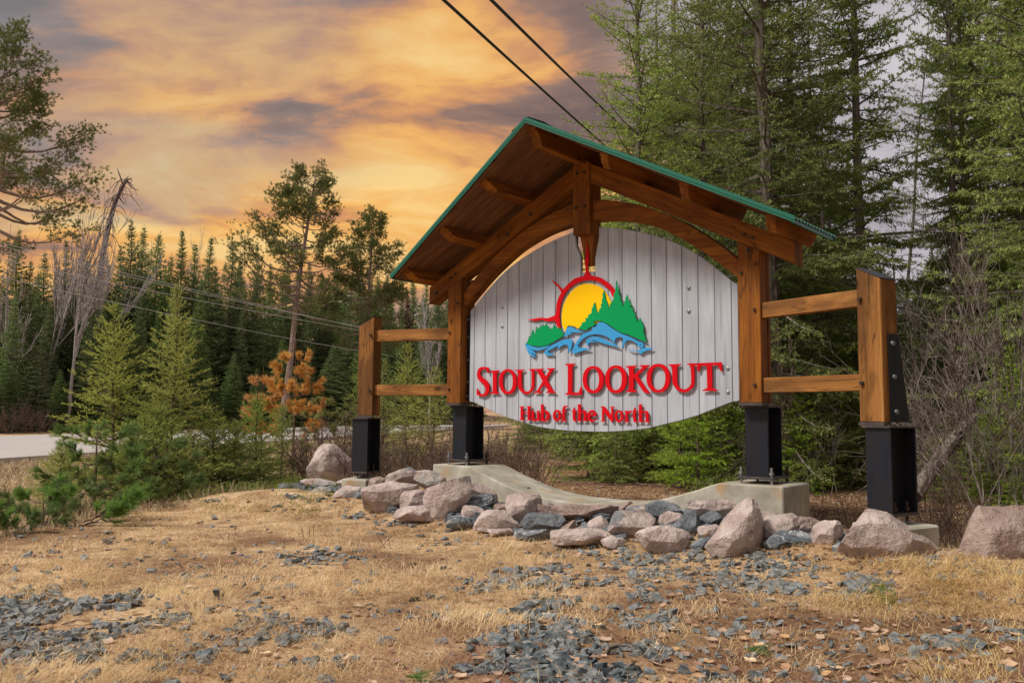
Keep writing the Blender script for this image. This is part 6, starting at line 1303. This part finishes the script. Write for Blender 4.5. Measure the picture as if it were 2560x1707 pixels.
# young understory firs at the forest edge
US = []
for k, (mt, R_) in enumerate((('bright_needles', .9), ('fir_needles', 1.1), ('bright_needles', .7))):
    c_, w_ = spruce(720+k, 2.4, R_, .10, .17, 7, -.05, .6, .15, .12, .10, 14, .042, .014, .40, 4, tipt=.35, prof=.7, trunk_r=.025, inner=.15, bare_r=.004)
    US.append((c_.mesh('crown', MT[mt]), w_.mesh('trunk', MT['twig_bark'])))
DK = []
for k in range(3):
    c_, w_ = spruce(730+k, 6, 1.7, .1, .28, 8, -.1, .6, .2, .22, .17, 8, .085, .038, .25, 3, tipt=.2, prof=.6, trunk_r=.05, inner=.15)
    DK.append((c_.mesh('crown', MT['spruce_needles']), w_.mesh('trunk', MT['spruce_bark'])))
g = np.random.default_rng(740)
yf_ = [(1470,16.5,1,1.0),(1540,15.4,0,.65),(1620,16.2,1,1.05),(1700,15.0,0,.8),(1745,14.0,0,.95),(1800,15.8,1,1.1),(1850,15.2,0,.7),(1990,14.0,0,.75),(2050,14.6,1,.8),(2095,15.6,1,.9),(2330,12.6,1,.42),(2420,13.2,1,.55),(2475,12.4,0,.6),(2530,12.8,0,1.0),(2620,11.5,1,.9),(2000,16.0,1,1.0)]
for i, (u, D, k, s_) in enumerate(sorted(yf_)):
    x, y = at(u, D); zg = float(gz(x, y)); tree('understory_fir', *US[k], (x, y, zg-.05), g.uniform(0, 6.28), s_, s_, ORD[i]+' from the left of the low young firs at the forest edge', 'young fir', 'young firs at the forest edge')
dk = [(u+g.uniform(-25, 25), g.uniform(19, 27)) for u in range(1425, 2720, 56)]
for i, (u, D) in enumerate(dk):
    x, y = at(u, D); zg = float(gz(x, y)); s_ = g.uniform(.75, 1.1)*(.8 if u < 1500 else 1); tree('thicket_spruce', *DK[i % 3], (x, y, zg-.1), g.uniform(0, 6.28), s_*1.1, s_, ORD[i]+' from the left of the dark spruces filling the forest understory', 'tree', 'dark spruces of the forest understory')
# far forest mass closing the view to the right of the road
dk2 = [(u, 38+7*math.sin(u)) for u in range(1345, 2800, 72)]
for i, (u, D) in enumerate(dk2):
    x, y = at(u, D); zg = float(gz(x, y)); hh = 8.5 if 1500 < u < 2080 or u > 2350 else 4.8
    tree('spruce_tree', *FS[i % 4], (x, y, zg-.1), g.uniform(0, 6.28), hh/14*1.5, hh/14, ORD[i]+' from the left of the farthest spruces inside the forest', 'tree', 'farthest spruces inside the forest')

# ---- bare shrubs and brush
def brush(seed, n, h, spread, r, fan=.5, sub=3, curve=.25):
    g = np.random.default_rng(seed); wd = Buf()
    for k in range(n):
        az = g.uniform(0, 6.28); el = g.uniform(.1, fan); d = np.array([math.cos(az)*el, math.sin(az)*el, 1.0]); d /= np.linalg.norm(d); L = h*g.uniform(.5, 1.1)
        b = np.array([g.normal(0, spread), g.normal(0, spread), 0]); s = np.linspace(0, 1, 6); cv = g.normal(0, curve, 3)
        P = b+d[None]*L*s[:, None]+cv[None]*(L*s**2)[:, None]*.6; V, F = tube(P, np.linspace(r, r*.45, 6), 3); wd.add(V, F)
        for q in range(sub*2):
            s0 = g.uniform(.3, .95); p = np.array([np.interp(s0, s, P[:, i]) for i in range(3)]); dd = d+g.normal(0, .45, 3); dd /= np.linalg.norm(dd); l2 = L*(1-s0*.6)*g.uniform(.25, .6)
            P2 = np.stack([p, p+dd*l2*.5+g.normal(0, .03, 3)*L, p+dd*l2+g.normal(0, .06, 3)*L]); V, F = tube(P2, [r*.55, r*.42, r*.3], 3); wd.add(V, F)
            for w_ in range(sub-1):
                p3 = P2[1]*(1-.5*w_)+P2[2]*.5*w_; d3 = dd+g.normal(0, .5, 3); V, F = tube(np.stack([p3, p3+d3*l2*.4]), [r*.35, r*.25], 3); wd.add(V, F)
    return wd
SB = [brush(800+k, 26, 1.0, .16, .0065, .75, 3).mesh('bare_shrub', MT['twig_bark']) for k in range(4)]
SG2 = [brush(810+k, 7, 1.0, .12, .0045, .8, 4, .5).mesh('bare_shrub', MT['grey_twig']) for k in range(3)]
def shrub(u, D, s_, k, lb, kind=0, grp='bare shrubs behind the sign', sz=1.0):
    x, y = at(u, D); zg = float(gz(x, y)); me = (SB if kind == 0 else SG2)[k % (4 if kind == 0 else 3)]
    setp(obj('bare_shrub', me, None, T_(Vector((x, y, zg-.03))) @ RZ(u*1.7) @ Matrix.Diagonal((s_, s_, s_*sz, 1))), lb, 'shrub', grp)
g = np.random.default_rng(820)
l1 = [(u+g.uniform(-12, 12), 13.4+g.uniform(-.8, 3.0)+(u-760)*.001, g.uniform(.8, 1.25)) for u in list(range(770, 1350, 27))]
for i, (u, D, s_) in enumerate(l1): shrub(u, D, s_, i, ORD[i]+' from the left of the brown leafless shrubs behind the sign')
l2 = [(u+g.uniform(-20, 20), 11.0+g.uniform(-.6, 2.6), g.uniform(1.0, 2.2)) for u in list(range(2290, 2720, 44))]
for i, (u, D, s_) in enumerate(l2): shrub(u, D, s_*1.1, i, ORD[i]+' from the left of the grey leafless shrubs at the right', 1, 'grey shrubs at the right', 1.25)
l3 = [(u+g.uniform(-20, 20), 13.5+g.uniform(-.6, 3.6), g.uniform(.9, 1.7)) for u in list(range(1900, 2300, 60))]
for i, (u, D, s_) in enumerate(l3): shrub(u, D, s_, i, ORD[i]+' from the left of the grey leafless shrubs behind the right rails', 1, 'grey shrubs behind the right rails')
l4 = [(20, 31, 1.6), (70, 32, 1.4), (110, 30, 1.2), (0, 29, 1.5)]
for i, (u, D, s_) in enumerate(l4): shrub(u, 51+i, s_*1.3, i, ORD[i]+' of the dull brown bushes at the far left roadside', 0, 'bushes at the far left roadside')
l5 = [(2130, 8.6, .5), (2330, 8.3, .75), (2375, 8.5, .7), (2050, 8.9, .35)]
for i, (u, D, s_) in enumerate(l5): shrub(u, D, s_, i, ORD[i]+' small reddish twig clump by the near outer leg', 0, 'twig clumps by the near outer leg')
# tall bare saplings at right
for i, (u, vt, D, ln_, lb) in enumerate(((2455, 700, 11.0, -.05, 'tall thin bare sapling right of the near outer post'), (2300, 640, 14.0, .12, 'whitish bare sapling behind the near outer post'), (2520, 380, 13.0, -.06, 'tall pale bare tree near the right edge'), (2400, 430, 15.0, .05, 'pale bare tree below the paired trunks'), (1960, 780, 14.0, 0, 'thin bare sapling right of the near sign leg'), (2580, 560, 11.5, -.1, 'bare sapling cut by the right edge'))):
    x, y = at(u, D); zg = float(gz(x, y)); hh = ztop(u, vt, D)-zg; b = bare(860+i, hh, .020, .5, 4, 3, .35, .2, 0, .09, .004, 3, .66); k = hh/np.concatenate(b.V)[:, 2].max()
    setp(obj('bare_sapling', b.mesh('bare_sapling', MT['grey_twig' if i != 4 else 'twig_bark']), None, T_(Vector((x, y, zg-.03))) @ Matrix.Rotation(leanrot(ln_)[0], 4, 'X') @ Matrix.Rotation(leanrot(ln_)[1], 4, 'Y') @ Matrix.Scale(k, 4)), lb, 'bare tree', 'bare saplings at the right')
# leaning dead trunk at the right
g = np.random.default_rng(880); P = np.array([pxp(2285, 1240, 11.2), pxp(2330, 1170, 11.5), pxp(2385, 1095, 12.0), pxp(2430, 1050, 12.6), pxp(2475, 1015, 13.4)]); V, F = tube(P, [.11, .10, .085, .06, .03], 9); lt = Buf(); lt.add(V, F)
for k in range(70):
    s0 = g.uniform(.3, 3.9); i = int(s0); p = P[i]*(1-s0+i)+P[i+1]*(s0-i); d = np.array([-Rv[0], -Rv[1], 0])*g.uniform(-.3, 1)+g.normal(0, .55, 3); L = g.uniform(.4, 1.4); Q = np.stack([p+d*L*t+np.array([0, 0, .12*L*math.sin(t*3)]) for t in np.linspace(0, 1, 5)])
    V, F = tube(Q, np.linspace(.011, .004, 5), 3); lt.add(V, F)
setp(obj('leaning_dead_trunk', lt.mesh('leaning_dead_trunk', MT['spruce_bark'])), 'leaning dead trunk bristling with grey twigs right of the near outer leg', 'dead tree')
# fallen branch on the ground behind the plinth
def onG(u, v, h=0.0):
    p = onZ(u, v, .25)
    for _ in range(4): p = onZ(u, v, float(gz(p[0], p[1]))+h)
    return p
fb = Buf()
for pts, r0 in (([(1395,1202),(1450,1208),(1520,1211),(1600,1210),(1680,1216),(1760,1219)], .018), ([(1600,1210),(1572,1195),(1545,1185),(1480,1180),(1400,1160)], .010), ([(1690,1215),(1678,1195),(1672,1186)], .008), ([(1450,1208),(1420,1195),(1390,1190)], .008), ([(1660,1216),(1668,1228),(1662,1238)], .007)):
    Q = np.array([onG(u, v, .06) for u, v in pts]); V, F = tube(Q, np.linspace(r0, r0*.5, len(Q))[::-1] if r0 == .018 else np.linspace(r0, r0*.4, len(Q)), 6); fb.add(V, F)
setp(obj('fallen_branch', fb.mesh('fallen_branch', MT['twig_bark'])), 'forked fallen branch lying on the forest floor behind the plinth', 'branch')
# sprigs of green pine needles dropped on the ground
for i, (u, v, a, lb) in enumerate(((1010, 1690, -.3, 'green pine needle sprig at the bottom, left of the bottom slate patch'), (1855, 1622, -.5, 'green pine needle sprig lying right of the bottom slate patch'))):
    p = onG(u, v, .02); c = Buf(); g = np.random.default_rng(900+i); O = np.array([p+[math.cos(YAW+a)*t, math.sin(YAW+a)*t, 0] for t in (0, .015, .03)]); d = np.tile(np.array([math.cos(YAW+a), math.sin(YAW+a), .12]), (3, 1)); needles(c, O, d, .02, .5, 22, .15, .0035, 3.5, g)
    setp(obj('pine_sprig', c.mesh('pine_sprig', MT['white_pine_needles'])), lb, 'pine sprig')
for i, (u, v, L, lb) in enumerate(((155, 1560, .20, 'grey forked twig lying on the left slate patch'), (760, 1345, .18, 'dead weed stem standing in the grass left of centre'), (950, 1370, .14, 'two dark weed stems in the grass below the mauve boulder'), (560, 1350, .12, 'thin weed stem at the left of the grass'))):
    p = onG(u, v, .01); g = np.random.default_rng(910+i); c = Buf()
    for q in range(3):
        d = (Rv*g.uniform(.3, 1)+np.array([0, 0, .15])) if i == 0 else np.array([g.normal(0, .35), g.normal(0, .35), 1]); p_ = p+Rv*q*.05*(i > 0)
        V, F = tube(np.stack([p_, p_+d*L*.5+g.normal(0, .008, 3), p_+d*L*g.uniform(.7, 1.1)]), [.004, .003, .0015], 4); c.add(V, F)
    setp(obj('fallen_twig', c.mesh('fallen_twig', MT['twig_bark'])), lb, 'twig')

# ---- cables and wires
def cable(name, pts, r, mat, lb, sag=0.0):
    P = [np.array(p) for p in pts]; a, b = P[0], P[-1]; t = np.linspace(0, 1, 28); Q = a[None]*(1-t)[:, None]+b[None]*t[:, None]; Q[:, 2] -= sag*4*t*(1-t)
    V, F = tube(Q, r, 8); bb = Buf(); bb.add(V, F); setp(obj(name, bb.mesh(name, MT[mat], True)), lb, 'cable')
simple('cable_black', (0.03, 0.028, 0.03), 0.5, 0.2); simple('wire_grey', (0.45, 0.44, 0.43), 0.5, 0.2)
def ext(p, q, k): return np.array(q)+(np.array(q)-np.array(p))*k
A1, B1 = pxp(1118, 0, 9.5), pxp(1520, 368, 21); A2, B2 = pxp(1236, 0, 9.5), pxp(1545, 305, 21)
cable('overhead_cable', [ext(B1, A1, .5), ext(A1, B1, .35)], .020, 'cable_black', 'thick black overhead cable on the left, running down behind the roof', .05)
cable('overhead_cable', [ext(B2, A2, .5), ext(A2, B2, .35)], .020, 'cable_black', 'thick black overhead cable on the right, running into the spruce boughs', .05)
for (u0, v0, u1, v1, lb) in ((0, 598, 1110, 858, 'topmost thin pale wire crossing the left spruces'), (0, 640, 1000, 838, 'second thin pale wire crossing the left spruces'), (0, 606, 900, 812, 'brightest thin pale wire crossing the left spruces'), (0, 684, 900, 873, 'lowest thin pale wire crossing the left spruces')):
    cable('utility_wire', [ext(pxp(u1, v1, 58), pxp(u0, v0, 30), .2), ext(pxp(u0, v0, 30), pxp(u1, v1, 58), .2)], .011, 'wire_grey', lb, .25)
